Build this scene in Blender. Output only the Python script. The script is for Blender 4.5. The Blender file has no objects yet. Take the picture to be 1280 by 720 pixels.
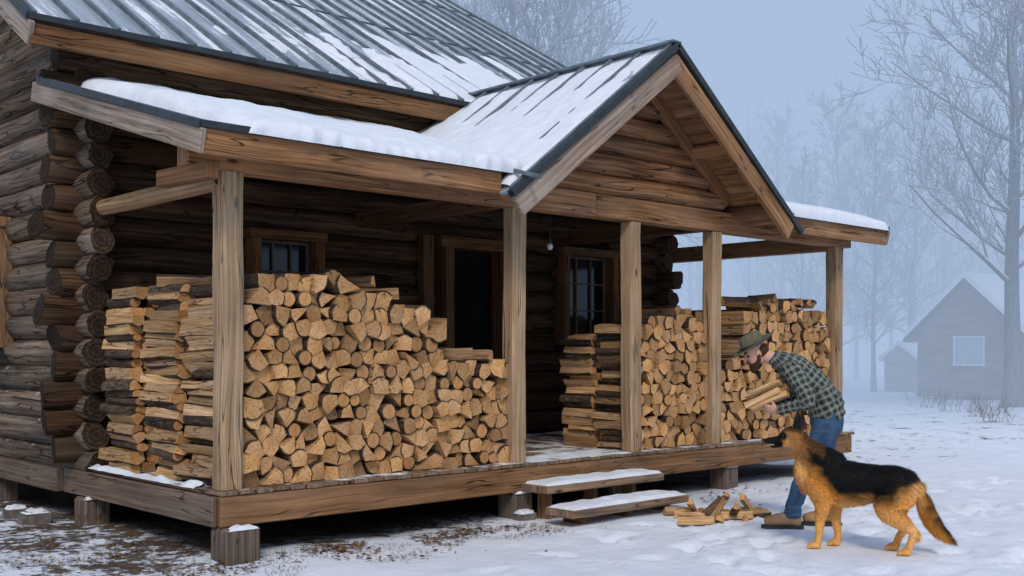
import bpy, bmesh, math, random, bisect
from mathutils import Vector, Matrix, noise
random.seed(7)
R=random.random
def U(a,b): return a+(b-a)*R()
scene=bpy.context.scene
COL=scene.collection
FPX=1370.0; CX,CY,CZ=-3.8,-7.125,1.5
SY,CYW=math.sin(math.radians(43.1)),math.cos(math.radians(43.1))
def XY(px,t):
    u=(px-640)/FPX
    return (CX+t*(SY+CYW*u), CY+t*(CYW-SY*u))
def nz(x,y,z=0.0): return noise.noise(Vector((x,y,z)))

# ------------------------------------------------------------------ materials
def newmat(name):
    m=bpy.data.materials.new(name); m.use_nodes=True
    nt=m.node_tree; b=nt.nodes["Principled BSDF"]
    return m,nt,b
def L(nt,a,b): nt.links.new(a,b)
def ramp(nt,src,stops):
    r=nt.nodes.new('ShaderNodeValToRGB'); el=r.color_ramp.elements
    while len(el)<len(stops): el.new(0.5)
    for e,(p,c) in zip(el,stops):
        e.position=p; e.color=(c[0],c[1],c[2],1) if not isinstance(c,(int,float)) else (c,c,c,1)
    L(nt,src,r.inputs[0]); return r
def mixc(nt,fac,a,b,mode='MIX'):
    m=nt.nodes.new('ShaderNodeMix'); m.data_type='RGBA'; m.blend_type=mode
    if isinstance(fac,(int,float)): m.inputs[0].default_value=fac
    else: L(nt,fac,m.inputs[0])
    for i,v in ((6,a),(7,b)):
        if isinstance(v,tuple): m.inputs[i].default_value=(v[0],v[1],v[2],1)
        else: L(nt,v,m.inputs[i])
    return m.outputs[2]
def math_(nt,op,a,b=None,clamp=False):
    m=nt.nodes.new('ShaderNodeMath'); m.operation=op; m.use_clamp=clamp
    for i,v in ((0,a),(1,b)):
        if v is None: continue
        if isinstance(v,(int,float)): m.inputs[i].default_value=v
        else: L(nt,v,m.inputs[i])
    return m.outputs[0]
def maprange(nt,v,a,b,c=0.0,d=1.0):
    m=nt.nodes.new('ShaderNodeMapRange'); L(nt,v,m.inputs[0])
    for i,x in zip((1,2,3,4),(a,b,c,d)): m.inputs[i].default_value=x
    return m.outputs[0]
def noise_(nt,vec,scale,detail=4,rough=.55):
    n=nt.nodes.new('ShaderNodeTexNoise'); n.inputs['Scale'].default_value=scale
    n.inputs['Detail'].default_value=detail; n.inputs['Roughness'].default_value=rough
    if vec is not None: L(nt,vec,n.inputs['Vector'])
    return n.outputs['Fac']
def mapping(nt,vec,scale):
    m=nt.nodes.new('ShaderNodeMapping'); m.inputs['Scale'].default_value=scale
    L(nt,vec,m.inputs['Vector']); return m.outputs[0]
def snow_fac(nt,lo,hi,amount,nscale=7,zmax=None):
    g=nt.nodes.new('ShaderNodeNewGeometry'); s=nt.nodes.new('ShaderNodeSeparateXYZ'); L(nt,g.outputs['Normal'],s.inputs[0])
    up=maprange(nt,s.outputs[2],lo,hi)
    n=noise_(nt,g.outputs['Position'],nscale,6,.65)
    t=maprange(nt,n,amount,amount+.10)
    f=math_(nt,'MULTIPLY',up,t)
    if zmax is not None:
        s2=nt.nodes.new('ShaderNodeSeparateXYZ'); L(nt,g.outputs['Position'],s2.inputs[0])
        f=math_(nt,'MULTIPLY',f,maprange(nt,s2.outputs[2],zmax,zmax-.8))
    return f
SNOWC=(.86,.89,.93)
def wood(name,dark,mid,light,vs=16,us=.35,grey=.35,snow=None,rough=.82,bump=.5,greyc=(.22,.20,.18),crack=.50,rgh=.5,cw=.8,cg=.47):
    m,nt,b=newmat(name)
    uv=nt.nodes.new('ShaderNodeUVMap').outputs[0]
    wb=noise_(nt,mapping(nt,uv,(.9,2,1)),1.2,0)
    cmb=nt.nodes.new('ShaderNodeCombineXYZ'); L(nt,math_(nt,'MULTIPLY',wb,.06),cmb.inputs[1])
    va=nt.nodes.new('ShaderNodeVectorMath'); va.operation='ADD'; L(nt,uv,va.inputs[0]); L(nt,cmb.outputs[0],va.inputs[1]); uv2=va.outputs[0]
    f=noise_(nt,mapping(nt,uv2,(us,vs,1)),2.0,4,rgh)
    fine=noise_(nt,mapping(nt,uv2,(us*2.5,vs*2.4,1)),2.0,2,.5)
    f2=math_(nt,'ADD',math_(nt,'MULTIPLY',f,.64),math_(nt,'MULTIPLY',fine,.36))
    r=ramp(nt,f2,[(.33,dark),(.50,mid),(.67,light)])
    cr=noise_(nt,mapping(nt,uv2,(us*1.6,vs*cw,1)),2.2,1,.4)
    crk=maprange(nt,math_(nt,'ABSOLUTE',math_(nt,'SUBTRACT',cr,crack)),.003,.020)
    # the checks open only here and there along the piece
    crk=math_(nt,'MAXIMUM',crk,maprange(nt,noise_(nt,mapping(nt,uv,(.7,3,1)),1.7,1),cg-.02,cg+.06,0,1))
    c=mixc(nt,crk,tuple(x*.33 for x in dark),r.outputs[0])
    vo=nt.nodes.new('ShaderNodeTexVoronoi'); vo.inputs['Scale'].default_value=1.0; vo.inputs['Randomness'].default_value=1.0
    L(nt,mapping(nt,uv,(1.6,4.0,1)),vo.inputs['Vector'])
    kn=maprange(nt,vo.outputs['Distance'],.04,.10)
    c=mixc(nt,kn,tuple(x*.6 for x in dark),c)
    big=noise_(nt,mapping(nt,uv,(.6,2.5,1)),1.6,5)
    c=mixc(nt,maprange(nt,big,.42,.72,0,grey),c,greyc)
    big2=noise_(nt,mapping(nt,uv,(.9,2.0,1)),1.3,4)
    c=mixc(nt,1.0,c,ramp(nt,big2,[(.3,.68),(.7,1.24)]).outputs[0],'MULTIPLY')
    a=nt.nodes.new('ShaderNodeAttribute'); a.attribute_name='tint'
    c=mixc(nt,1.0,c,a.outputs[0],'MULTIPLY')
    if snow:
        c=mixc(nt,snow_fac(nt,*snow),c,SNOWC)
    L(nt,c,b.inputs['Base Color']); b.inputs['Roughness'].default_value=rough
    b.inputs['Specular IOR Level'].default_value=.15
    bp=nt.nodes.new('ShaderNodeBump'); bp.inputs['Strength'].default_value=bump; bp.inputs['Distance'].default_value=.016
    h=math_(nt,'ADD',f2,crk); L(nt,h,bp.inputs['Height']); L(nt,bp.outputs[0],b.inputs['Normal'])
    return m
def endgrain(name,dark,light,heart,rings=520,r0=.03,r1=.11,cracks=.013,spot=.25):
    m,nt,b=newmat(name)
    uv=nt.nodes.new('ShaderNodeUVMap').outputs[0]
    n0=noise_(nt,uv,9,3)
    ln=nt.nodes.new('ShaderNodeVectorMath'); ln.operation='LENGTH'; L(nt,uv,ln.inputs[0])
    d=math_(nt,'ADD',ln.outputs['Value'],math_(nt,'MULTIPLY',n0,.03))
    s=maprange(nt,math_(nt,'SINE',math_(nt,'MULTIPLY',d,rings)),-1,1)
    n=noise_(nt,uv,30,3,.55)
    f=math_(nt,'ADD',math_(nt,'MULTIPLY',s,.34),math_(nt,'MULTIPLY',n,.66))
    r=ramp(nt,f,[(.22,dark),(.72,light)])
    hf=maprange(nt,d,r0,r1); c=mixc(nt,hf,mixc(nt,.6,r.outputs[0],heart),r.outputs[0])
    sp=noise_(nt,uv,11,3)
    c=mixc(nt,maprange(nt,sp,.50,.75,0,spot),c,dark)
    sx=nt.nodes.new('ShaderNodeSeparateXYZ'); L(nt,uv,sx.inputs[0])
    an=math_(nt,'ARCTAN2',sx.outputs[1],sx.outputs[0])
    cb=nt.nodes.new('ShaderNodeCombineXYZ'); L(nt,math_(nt,'MULTIPLY',an,1.4),cb.inputs[0]); L(nt,math_(nt,'MULTIPLY',ln.outputs['Value'],3),cb.inputs[1])
    nn=noise_(nt,cb.outputs[0],2.0,1)
    ck=maprange(nt,math_(nt,'ABSOLUTE',math_(nt,'SUBTRACT',nn,.5)),cracks*.3,cracks)
    c=mixc(nt,ck,tuple(x*.45 for x in dark),c)
    a=nt.nodes.new('ShaderNodeAttribute'); a.attribute_name='tint'
    c=mixc(nt,1.0,c,a.outputs[0],'MULTIPLY')
    L(nt,c,b.inputs['Base Color']); b.inputs['Roughness'].default_value=.9; b.inputs['Specular IOR Level'].default_value=.12
    bp=nt.nodes.new('ShaderNodeBump'); bp.inputs['Strength'].default_value=.25; bp.inputs['Distance'].default_value=.004
    L(nt,math_(nt,'ADD',f,ck),bp.inputs['Height']); L(nt,bp.outputs[0],b.inputs['Normal'])
    return m
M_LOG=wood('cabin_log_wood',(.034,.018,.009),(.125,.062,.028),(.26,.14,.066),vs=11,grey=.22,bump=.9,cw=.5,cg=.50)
M_LOGS=wood('side_log_wood',(.034,.021,.013),(.150,.096,.058),(.31,.21,.14),vs=11,grey=.6,snow=(.35,.85,.60,12,2.2),bump=1.0,greyc=(.20,.175,.15),cw=.5,cg=.52)
M_LOGE=endgrain('cabin_log_end',(.024,.016,.011),(.105,.065,.040),(.045,.028,.018),rings=150,cracks=.024,spot=.7)
M_BEAM=wood('beam_wood',(.14,.070,.032),(.32,.165,.076),(.50,.285,.14),vs=15,grey=.45,cw=.5,greyc=(.26,.20,.145))
M_POST=wood('post_wood',(.20,.125,.065),(.39,.25,.14),(.56,.38,.22),vs=17,grey=.45,greyc=(.37,.29,.20),cw=.5,us=.28,cg=.47)
M_GREYB=wood('weathered_board',(.11,.08,.06),(.27,.195,.14),(.42,.33,.255),vs=16,grey=.6,greyc=(.32,.29,.26),cw=.5)
M_DECK=wood('deck_board',(.10,.06,.035),(.27,.17,.10),(.42,.28,.17),vs=12,grey=.5,snow=(.8,.95,.47,3.0))
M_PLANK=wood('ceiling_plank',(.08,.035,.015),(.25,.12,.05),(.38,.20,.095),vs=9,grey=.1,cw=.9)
M_SPLIT=wood('split_wood_face',(.25,.13,.055),(.56,.34,.16),(.78,.55,.32),vs=18,us=.8,grey=.35,bump=.8,greyc=(.38,.28,.195),rgh=.6,cw=.6)
M_BARK=wood('firewood_bark',(.016,.011,.008),(.080,.050,.032),(.21,.15,.105),vs=16,us=3.5,grey=.3,bump=1.0,greyc=(.19,.15,.12),rgh=.65)
M_END=endgrain('firewood_end_grain',(.47,.24,.095),(.85,.52,.245),(.58,.27,.10),cracks=.015)
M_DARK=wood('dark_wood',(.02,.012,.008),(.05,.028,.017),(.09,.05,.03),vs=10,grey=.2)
def simple(name,col,rough=.7,metal=0,spec=.3,nscale=None,var=.3,bump=0,attr=False):
    m,nt,b=newmat(name)
    if attr:
        a=nt.nodes.new('ShaderNodeAttribute'); a.attribute_name='tint'; c=a.outputs[0]
    else:
        rgb=nt.nodes.new('ShaderNodeRGB'); rgb.outputs[0].default_value=(*col,1); c=rgb.outputs[0]
    if nscale:
        tc=nt.nodes.new('ShaderNodeTexCoord')
        f=noise_(nt,tc.outputs['Object'],nscale,5)
        r=ramp(nt,f,[(.3,1-var),(.7,1+var)])
        c=mixc(nt,1.0,c,r.outputs[0],'MULTIPLY')
        if bump:
            bp=nt.nodes.new('ShaderNodeBump'); bp.inputs['Strength'].default_value=bump; bp.inputs['Distance'].default_value=.01
            L(nt,f,bp.inputs['Height']); L(nt,bp.outputs[0],b.inputs['Normal'])
    L(nt,c,b.inputs['Base Color']); b.inputs['Roughness'].default_value=rough; b.inputs['Metallic'].default_value=metal
    b.inputs['Specular IOR Level'].default_value=spec
    return m
def metalroof(name,thr):
    m,nt,b=newmat(name)
    g=nt.nodes.new('ShaderNodeNewGeometry'); pos=g.outputs['Position']
    n=noise_(nt,pos,1.3,6); n2=noise_(nt,pos,22,5,.7)
    st=noise_(nt,mapping(nt,pos,(7,.45,.45)),1.2,5,.6)
    c=ramp(nt,n,[(.3,(.19,.235,.265)),(.7,(.28,.33,.365))]).outputs[0]
    c=mixc(nt,maprange(nt,st,.36,.58,0,.8),c,(.50,.555,.61))
    mixn=math_(nt,'ADD',math_(nt,'ADD',math_(nt,'MULTIPLY',st,.60),math_(nt,'MULTIPLY',noise_(nt,pos,.75,4),.22)),math_(nt,'MULTIPLY',n2,.18))
    sn=maprange(nt,mixn,thr,thr+.06)
    up=nt.nodes.new('ShaderNodeSeparateXYZ'); L(nt,g.outputs['Normal'],up.inputs[0])
    sn=math_(nt,'MULTIPLY',sn,maprange(nt,up.outputs[2],.5,.8))
    fr=maprange(nt,n2,.38,.68,0,.55)
    c=mixc(nt,fr,c,(.52,.57,.63))
    c=mixc(nt,sn,c,SNOWC)
    L(nt,c,b.inputs['Base Color'])
    L(nt,maprange(nt,sn,0,1,.5,.75),b.inputs['Roughness'])
    L(nt,maprange(nt,sn,0,1,.15,0),b.inputs['Metallic'])
    bp=nt.nodes.new('ShaderNodeBump'); bp.inputs['Strength'].default_value=.4; bp.inputs['Distance'].default_value=.02
    L(nt,sn,bp.inputs['Height']); L(nt,bp.outputs[0],b.inputs['Normal'])
    return m
M_ROOF=metalroof('metal_roofing',.51)
M_SEAM=simple('roof_seam_metal',(.14,.175,.20),.5,.2,.4,6,.35)
M_TRIM=simple('dark_metal_trim',(.035,.042,.045),.5,.3,.4,8,.3)
M_STONE=simple('footing_block',(.17,.15,.13),.95,0,.15,9,.45,.6)
def snowmat(name,col=SNOWC):
    m,nt,b=newmat(name)
    g=nt.nodes.new('ShaderNodeNewGeometry')
    n=noise_(nt,g.outputs['Position'],7,6,.6); n2=noise_(nt,g.outputs['Position'],60,3)
    c=ramp(nt,n,[(.3,tuple(x*.88 for x in col)),(.7,col)]).outputs[0]
    L(nt,c,b.inputs['Base Color']); b.inputs['Roughness'].default_value=.6; b.inputs['Specular IOR Level'].default_value=.25
    bp=nt.nodes.new('ShaderNodeBump'); bp.inputs['Strength'].default_value=.6; bp.inputs['Distance'].default_value=.03
    L(nt,math_(nt,'ADD',n,math_(nt,'MULTIPLY',n2,.25)),bp.inputs['Height']); L(nt,bp.outputs[0],b.inputs['Normal'])
    return m
M_SNOW=snowmat('roof_snow')
def glassmat():
    m,nt,b=newmat('window_glass')
    b.inputs['Base Color'].default_value=(.010,.013,.018,1); b.inputs['Roughness'].default_value=.08
    b.inputs['Specular IOR Level'].default_value=.5
    g=nt.nodes.new('ShaderNodeNewGeometry'); bp=nt.nodes.new('ShaderNodeBump'); bp.inputs['Strength'].default_value=.05
    L(nt,noise_(nt,g.outputs['Position'],3,2),bp.inputs['Height']); L(nt,bp.outputs[0],b.inputs['Normal'])
    return m
M_GLASS=glassmat()
def groundmat():
    m,nt,b=newmat('snowy_ground')
    g=nt.nodes.new('ShaderNodeNewGeometry'); pos=g.outputs['Position']
    s=nt.nodes.new('ShaderNodeSeparateXYZ'); L(nt,pos,s.inputs[0])
    m1=maprange(nt,s.outputs[1],-1.05,.45); m2=maprange(nt,s.outputs[0],-3.2,-.2)
    m3=maprange(nt,s.outputs[0],9,3.0,.5,1)
    big=noise_(nt,pos,1.6,6,.6); fine=noise_(nt,pos,9,8,.74); mid=noise_(nt,pos,3.5,5,.55)
    k=math_(nt,'MULTIPLY',math_(nt,'MULTIPLY',m1,m2),m3)
    k=math_(nt,'ADD',math_(nt,'MULTIPLY',k,.85),math_(nt,'MULTIPLY',math_(nt,'SUBTRACT',big,.5),1.9))
    k=math_(nt,'ADD',k,math_(nt,'MULTIPLY',math_(nt,'SUBTRACT',fine,.5),2.2))
    mask=maprange(nt,k,.66,.84)
    mask=math_(nt,'MULTIPLY',mask,maprange(nt,math_(nt,'MULTIPLY',m1,m2),.08,.3))
    under=math_(nt,'MULTIPLY',math_(nt,'MULTIPLY',maprange(nt,s.outputs[1],.0,.6),maprange(nt,s.outputs[0],-.05,.35)),maprange(nt,s.outputs[0],8.9,8.6))
    mask=math_(nt,'MAXIMUM',mask,under)
    sp=math_(nt,'MULTIPLY',maprange(nt,fine,.60,.70),maprange(nt,big,.5,.62,0,.25))
    sn=ramp(nt,mid,[(.25,(.75,.79,.87)),(.7,(.87,.90,.94))]).outputs[0]
    sn=mixc(nt,sp,sn,(.42,.39,.37))
    dirt=ramp(nt,fine,[(.30,(.025,.017,.012)),(.5,(.085,.055,.035)),(.68,(.19,.13,.08))]).outputs[0]
    c=mixc(nt,mask,sn,dirt)
    L(nt,c,b.inputs['Base Color']); b.inputs['Roughness'].default_value=.7; b.inputs['Specular IOR Level'].default_value=.2
    bp=nt.nodes.new('ShaderNodeBump'); bp.inputs['Strength'].default_value=.7; bp.inputs['Distance'].default_value=.05
    h=math_(nt,'ADD',math_(nt,'MULTIPLY',mid,1.0),math_(nt,'MULTIPLY',fine,.40))
    h=math_(nt,'SUBTRACT',h,math_(nt,'MULTIPLY',mask,.5))
    L(nt,h,bp.inputs['Height']); L(nt,bp.outputs[0],b.inputs['Normal'])
    return m

# ------------------------------------------------------------------ mesh builder
class MB:
    def __init__(s): s.v=[];s.f=[];s.uv=[];s.c=[];s.m=[];s.sm=[]
    def face(s,idx,uv=None,c=(1,1,1),m=0,sm=False):
        s.f.append(tuple(idx)); s.uv.append(uv or [(0,0)]*len(idx)); s.c.append(c); s.m.append(m); s.sm.append(sm)
    def poly(s,pts,Lax,c=(1,1,1),m=0,uo=(0,0)):
        b=len(s.v); s.v+= [tuple(p) for p in pts]
        n=(Vector(pts[1])-Vector(pts[0])).cross(Vector(pts[2])-Vector(pts[1]))
        if n.length<1e-12: n=Vector((0,0,1))
        n.normalize()
        if abs(n.dot(Lax))>.8:
            a=n.orthogonal().normalized(); d=n.cross(a)
            uv=[(Vector(p).dot(a)*.2+uo[0],Vector(p).dot(d)+uo[1]) for p in pts]
        else:
            d=n.cross(Lax).normalized(); uv=[(Vector(p).dot(Lax)+uo[0],Vector(p).dot(d)+uo[1]) for p in pts]
        s.face(range(b,b+len(pts)),uv,c,m)
    def prism(s,pts,off,Lax,c=(1,1,1),m=0,uo=None):
        uo=uo or (U(0,50),U(0,50)); off=Vector(off); pts=[Vector(p) for p in pts]; Lax=Vector(Lax).normalized()
        n=(pts[1]-pts[0]).cross(pts[2]-pts[1])
        if n.dot(off)>0: pts=pts[::-1]
        q=[p+off for p in pts]
        s.poly(pts,Lax,c,m,uo); s.poly(q[::-1],Lax,c,m,uo)
        k=len(pts)
        for i in range(k): s.poly([pts[i],q[i],q[(i+1)%k],pts[(i+1)%k]],Lax,c,m,uo)
    def box(s,c,size,Rm=None,axis=0,bev=.008,tint=(1,1,1),m=0):
        Rm=Rm or Matrix.Identity(3); c=Vector(c)
        bm=bmesh.new(); bmesh.ops.create_cube(bm,size=1)
        for v in bm.verts: v.co=Vector((v.co.x*size[0],v.co.y*size[1],v.co.z*size[2]))
        bev=min(bev,min(size)*.3)
        if bev>0: bmesh.ops.bevel(bm,geom=bm.edges[:]+bm.verts[:],offset=bev,segments=1,affect='EDGES')
        ax=Vector([1 if i==axis else 0 for i in range(3)]); uo=(U(0,50),U(0,50))
        bm.normal_update()
        for f in bm.faces:
            n=f.normal; b=len(s.v)
            P=[v.co.copy() for v in f.verts]
            if abs(n.dot(ax))>.8:
                a=Vector((0,0,1)) if axis!=2 else Vector((1,0,0)); d=n.cross(a)
                uv=[(p.dot(a)*.3+uo[0],p.dot(d)+uo[1]) for p in P]
            else:
                d=n.cross(ax); d=d.normalized() if d.length>1e-6 else Vector((0,1,0))
                uv=[(p.dot(ax)+uo[0],p.dot(d)+uo[1]) for p in P]
            s.v+=[tuple(Rm@p+c) for p in P]
            s.face(range(b,b+len(P)),uv,tint,m)
        bm.free()
    def beam(s,p0,p1,w,h,up=(0,0,1),**k):
        p0=Vector(p0);p1=Vector(p1); x=(p1-p0); ln=x.length; x.normalize()
        y=Vector(up).cross(x).normalized(); z=x.cross(y)
        s.box((p0+p1)/2,(ln,w,h),Matrix((x,y,z)).transposed(),axis=0,**k)
    def log(s,p0,p1,r0,r1=None,seg=18,rings=None,bump=.009,tint=(1,1,1),ms=0,me=1,sm=True):
        r1=r1 or r0; p0=Vector(p0);p1=Vector(p1); x=p1-p0; ln=x.length; x.normalize()
        a=x.orthogonal().normalized(); d=x.cross(a); rings=rings or max(2,int(ln/.22)+1)
        uo=U(0,80); vo=U(0,80); base=len(s.v); so=U(0,99)
        tl=[(U(-.25,.25),U(-.25,.25)),(U(-.25,.25),U(-.25,.25))]
        if bump<.003: tl=[(0,0),(0,0)]
        for i in range(rings+1):
            t=i/rings; r=r0+(r1-r0)*t
            cc=p0+x*ln*t+a*nz(so,t*ln*.5)*bump+d*nz(so+9,t*ln*.5)*bump
            de=min(t,1-t)*ln; eb=1+1.4*math.exp(-de/.15)
            for j in range(seg):
                th=2*math.pi*j/seg; rr=r+bump*eb*nz(so+math.cos(th)*2.2,math.sin(th)*2.2,t*ln*1.2)*1.3
                if bump>.003 and de<.3: rr-=r*.13*(1-de/.3)*max(0,math.cos(2*th+so))
                e=Vector((0,0,0))
                if i in (0,rings):
                    q=tl[0 if i==0 else 1]; e=x*r*(math.cos(th)*q[0]+math.sin(th)*q[1])
                s.v.append(tuple(cc+(a*math.cos(th)+d*math.sin(th))*rr+e))
        for i in range(rings):
            for j in range(seg):
                j2=(j+1)%seg; A=base+i*seg+j;B=base+i*seg+j2
                u0=uo+ln*i/rings;u1=uo+ln*(i+1)/rings; v0=vo+2*math.pi*r0*j/seg; v1=vo+2*math.pi*r0*(j+1)/seg
                s.face((A,B,B+seg,A+seg),[(u0,v0),(u0,v1),(u1,v1),(u1,v0)],tint,ms,sm)
        for e,sg in ((0,-1),(1,1)):
            ring=[base+(rings*seg if e else 0)+j for j in range(seg)]
            b2=len(s.v); cc=sum((Vector(s.v[q]) for q in ring),Vector())/seg
            for j in range(seg):
                q=Vector(s.v[ring[j]]); s.v.append(tuple(cc+(q-cc)*.93+x*sg*.006))
            ox,oy=U(-.02,.02)*r0*8,U(-.02,.02)*r0*8
            uv=[(r0*.9*math.cos(2*math.pi*j/seg)+ox,r0*.9*math.sin(2*math.pi*j/seg)+oy) for j in range(seg)]
            s.face([b2+j for j in range(seg)] if e else [b2+j for j in range(seg)][::-1],uv if e else uv[::-1],tint,me)
            for j in range(seg):
                j2=(j+1)%seg
                q=(ring[j],ring[j2],b2+j2,b2+j) if e else (ring[j2],ring[j],b2+j,b2+j2)
                s.face(q,[(r0,0.01)]*4,tuple(k*.6 for k in tint),me)
    def append(s,o,M):
        b=len(s.v); s.v+=[tuple(M@Vector(p)) for p in o.v]
        s.f+=[tuple(i+b for i in f) for f in o.f]; s.uv+=o.uv; s.c+=o.c; s.m+=o.m; s.sm+=o.sm
    def mesh(s,name,mats):
        me=bpy.data.meshes.new(name); me.from_pydata(s.v,[],s.f); 
        for m in mats: me.materials.append(m)
        me.uv_layers.new(name='UVMap'); me.color_attributes.new('tint','FLOAT_COLOR','CORNER')
        fu=[];fc=[]
        for uv,c in zip(s.uv,s.c):
            for q in uv: fu+= [q[0],q[1]]; fc+=[c[0],c[1],c[2],1.0]
        me.color_attributes['tint'].data.foreach_set('color',fc)
        me.uv_layers['UVMap'].data.foreach_set('uv',fu)
        me.polygons.foreach_set('material_index',s.m); me.polygons.foreach_set('use_smooth',s.sm)
        me.update(); return me
def add(name,data,parent=None,pl=None):
    o=bpy.data.objects.new(name,data); COL.objects.link(o)
    if parent is not None:
        o.parent=parent
        if pl is not None: o.matrix_parent_inverse=Matrix.Translation(-Vector(pl))
    return o
def thing(o,label,cat,group=None):
    o['label']=label; o['category']=cat
    if group: o['group']=group
def emp(name,loc=(0,0,0),rz=0,parent=None,pl=None):
    e=bpy.data.objects.new(name,None); COL.objects.link(e); e.location=loc; e.rotation_euler=(0,0,rz); e.empty_display_size=.3
    if parent is not None:
        e.parent=parent
        if pl is not None: e.matrix_parent_inverse=Matrix.Translation(-Vector(pl))
    return e
def tn(a=.75,b=1.2):
    k=U(a,b); return (k*U(.95,1.05),k,k*U(.93,1.05))

# ------------------------------------------------------------------ ground
PRINTS=[]
for i in range(130):
    PRINTS.append((U(-3.5,9.5),U(-6.8,-.9),U(0,6.28)))
for i in range(80):
    PRINTS.append((U(2.4,6.5),U(-3.0,-.9),U(0,6.28)))
def trail(x0,y0,x1,y1):
    n=int(math.hypot(x1-x0,y1-y0)/.36); a=math.atan2(y1-y0,x1-x0)
    for k in range(n):
        t=k/n; s=.11*(1 if k%2 else -1); PRINTS.append((x0+(x1-x0)*t-math.sin(a)*s,y0+(y1-y0)*t+math.cos(a)*s,a+U(-.2,.2)))
trail(3.6,-1.0,4.3,-1.7); trail(5,-2.0,9.4,-3.4); trail(4.4,-2.3,7.5,-6.5); trail(1,-5,3.8,-1.6); trail(9.4,-1.6,5,-1.5); trail(2.0,-3.2,6.5,-4.3)
manX,manY=XY(1003,9.4); dogX,dogY=XY(1074,8.30)
def base_h(x,y):
    d=math.hypot(x-3,y+3)
    a=min(1,max(0,(d-6)/20))
    h=.034*nz(x*.8,y*.8)+.016*nz(x*2.3,y*2.3,4)+a*.22*nz(x*.12,y*.12,2)
    near=min(1,max(0,(math.hypot(x-manX,y-manY)-.5)/1.2))*min(1,max(0,(math.hypot(x-dogX,y-dogY)-.6)/1.0))
    return h*near
def axis_coords(lo,hi,step,far_lo,far_hi):
    c=[];x=lo
    while x<hi: c.append(x); x+=step
    s=step; 
    while x<far_hi: s*=1.16; c.append(x); x+=s
    c.append(far_hi); s=step; x=lo-step; pre=[]
    while x>far_lo: s*=1.16; pre.append(x); x-=s
    pre.append(far_lo); return pre[::-1]+c
xs=axis_coords(-5,9.5,.05,-250,400); ys=axis_coords(-6.8,1.0,.05,-250,400)
nx,ny=len(xs),len(ys)
H=[[base_h(x,y) for x in xs] for y in ys]
for (px,py,a) in PRINTS:
    if math.hypot(px-manX,py-manY)<.45 or math.hypot(px-dogX,py-dogY)<.55: continue
    i0=bisect.bisect(xs,px-.3);i1=bisect.bisect(xs,px+.3);j0=bisect.bisect(ys,py-.3);j1=bisect.bisect(ys,py+.3)
    ca,sa=math.cos(a),math.sin(a); dp=U(.016,.046)
    for j in range(j0,j1):
        for i in range(i0,i1):
            dx,dy=xs[i]-px,ys[j]-py; l=(dx*ca+dy*sa)/.16; w=(-dx*sa+dy*ca)/.075
            q=l*l+w*w
            H[j][i]-=dp*math.exp(-q*q*.7); H[j][i]+=dp*.3*math.exp(-((math.sqrt(q)-1.5)**2)*4)
gm=bpy.data.meshes.new('ground')
gm.from_pydata([(xs[i],ys[j],H[j][i]) for j in range(ny) for i in range(nx)],[],[(j*nx+i,j*nx+i+1,(j+1)*nx+i+1,(j+1)*nx+i) for j in range(ny-1) for i in range(nx-1)])
gm.polygons.foreach_set('use_smooth',[True]*len(gm.polygons)); gm.materials.append(groundmat())
g=add('ground',gm); g['kind']='structure'; g['label']='trampled snow-covered ground with bare earth beside the porch'

# ------------------------------------------------------------------ cabin
cab=emp('log_cabin',(0,0,0)); thing(cab,'dark log cabin with snowy metal roof and covered front porch','cabin')
def part(name,mb,mats,parent=cab,label=None):
    return add(name,mb.mesh(name,mats),parent)
def P1(name,mats,fn,*a,**k):
    mb=MB(); getattr(mb,fn)(*a,**k); return part(name,mb,mats)
OPEN=[(1.62,2.44,1.60,2.70),(4.02,5.05,.3,2.72),(5.95,6.95,1.60,2.80)]
def intervals(a,b,z,ops,m=.06):
    cur=[(a,b)]
    for (x0,x1,z0,z1) in ops:
        if z0-m<z<z1+m:
            new=[]
            for (p,q) in cur:
                if x1<=p or x0>=q: new.append((p,q)); continue
                if x0>p: new.append((p,x0))
                if x1<q: new.append((x1,q))
            cur=new
    return cur
WY=2.6; WX=.1
mb=MB(); SP=.245
k=0
while True:
    z=.64+SP*k
    if z>4.25: break
    t_=tn(.36,.66); r_=U(.122,.134)  # random tone per log, lowered overall to paint in the porch shade
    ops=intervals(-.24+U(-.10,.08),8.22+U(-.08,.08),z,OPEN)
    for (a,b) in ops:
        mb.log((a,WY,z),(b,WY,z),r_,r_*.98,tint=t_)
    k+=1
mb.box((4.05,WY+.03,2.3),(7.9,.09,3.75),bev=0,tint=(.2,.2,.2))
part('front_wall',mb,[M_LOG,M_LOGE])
for (wx,yend,nm) in ((WX,.1,'side_wall'),(8.05,.1,'side_wall')):
    mb=MB(); k=0
    while True:
        z=.515+SP*k
        if z>8.3: break
        y0,y1=WY-.29+U(-.10,.09),16.0
        if z>3.6: y0=2.5
        if z>4.25: y0=2.35+(z+.14-4.3)/.6; y1=16.3-(z+.14-4.3)/.6
        if y1-y0<.3: break
        op=[(4.34,5.4,1.55,2.84)] if wx<1 else []
        t_=tn(.55,1.15); r_=U(.118,.135)
        for (a,b) in intervals(y0,y1,z,op):
            mb.log((wx,a,z),(wx,b,z),r_,r_*.98,tint=t_)
        k+=1
    mb.prism([(wx+.03,2.7,.4),(wx+.03,15.9,.4),(wx+.03,15.9,4.3),(wx+.03,9.3,8.2),(wx+.03,2.7,4.3)],(.06,0,0),(0,1,0),c=(.4,.4,.4))
    part(nm,mb,[M_LOGS if wx<1 else M_LOG,M_LOGE])
P1('back_wall',[M_LOG],'box',(4.05,16,2.4),(7.9,.12,3.9),bev=0)
P1('sill_beam',[M_GREYB],'box',(.0,9.4,.345),(.14,13.1,.20),axis=1,tint=(.55,.50,.46))
mb=MB()
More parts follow.
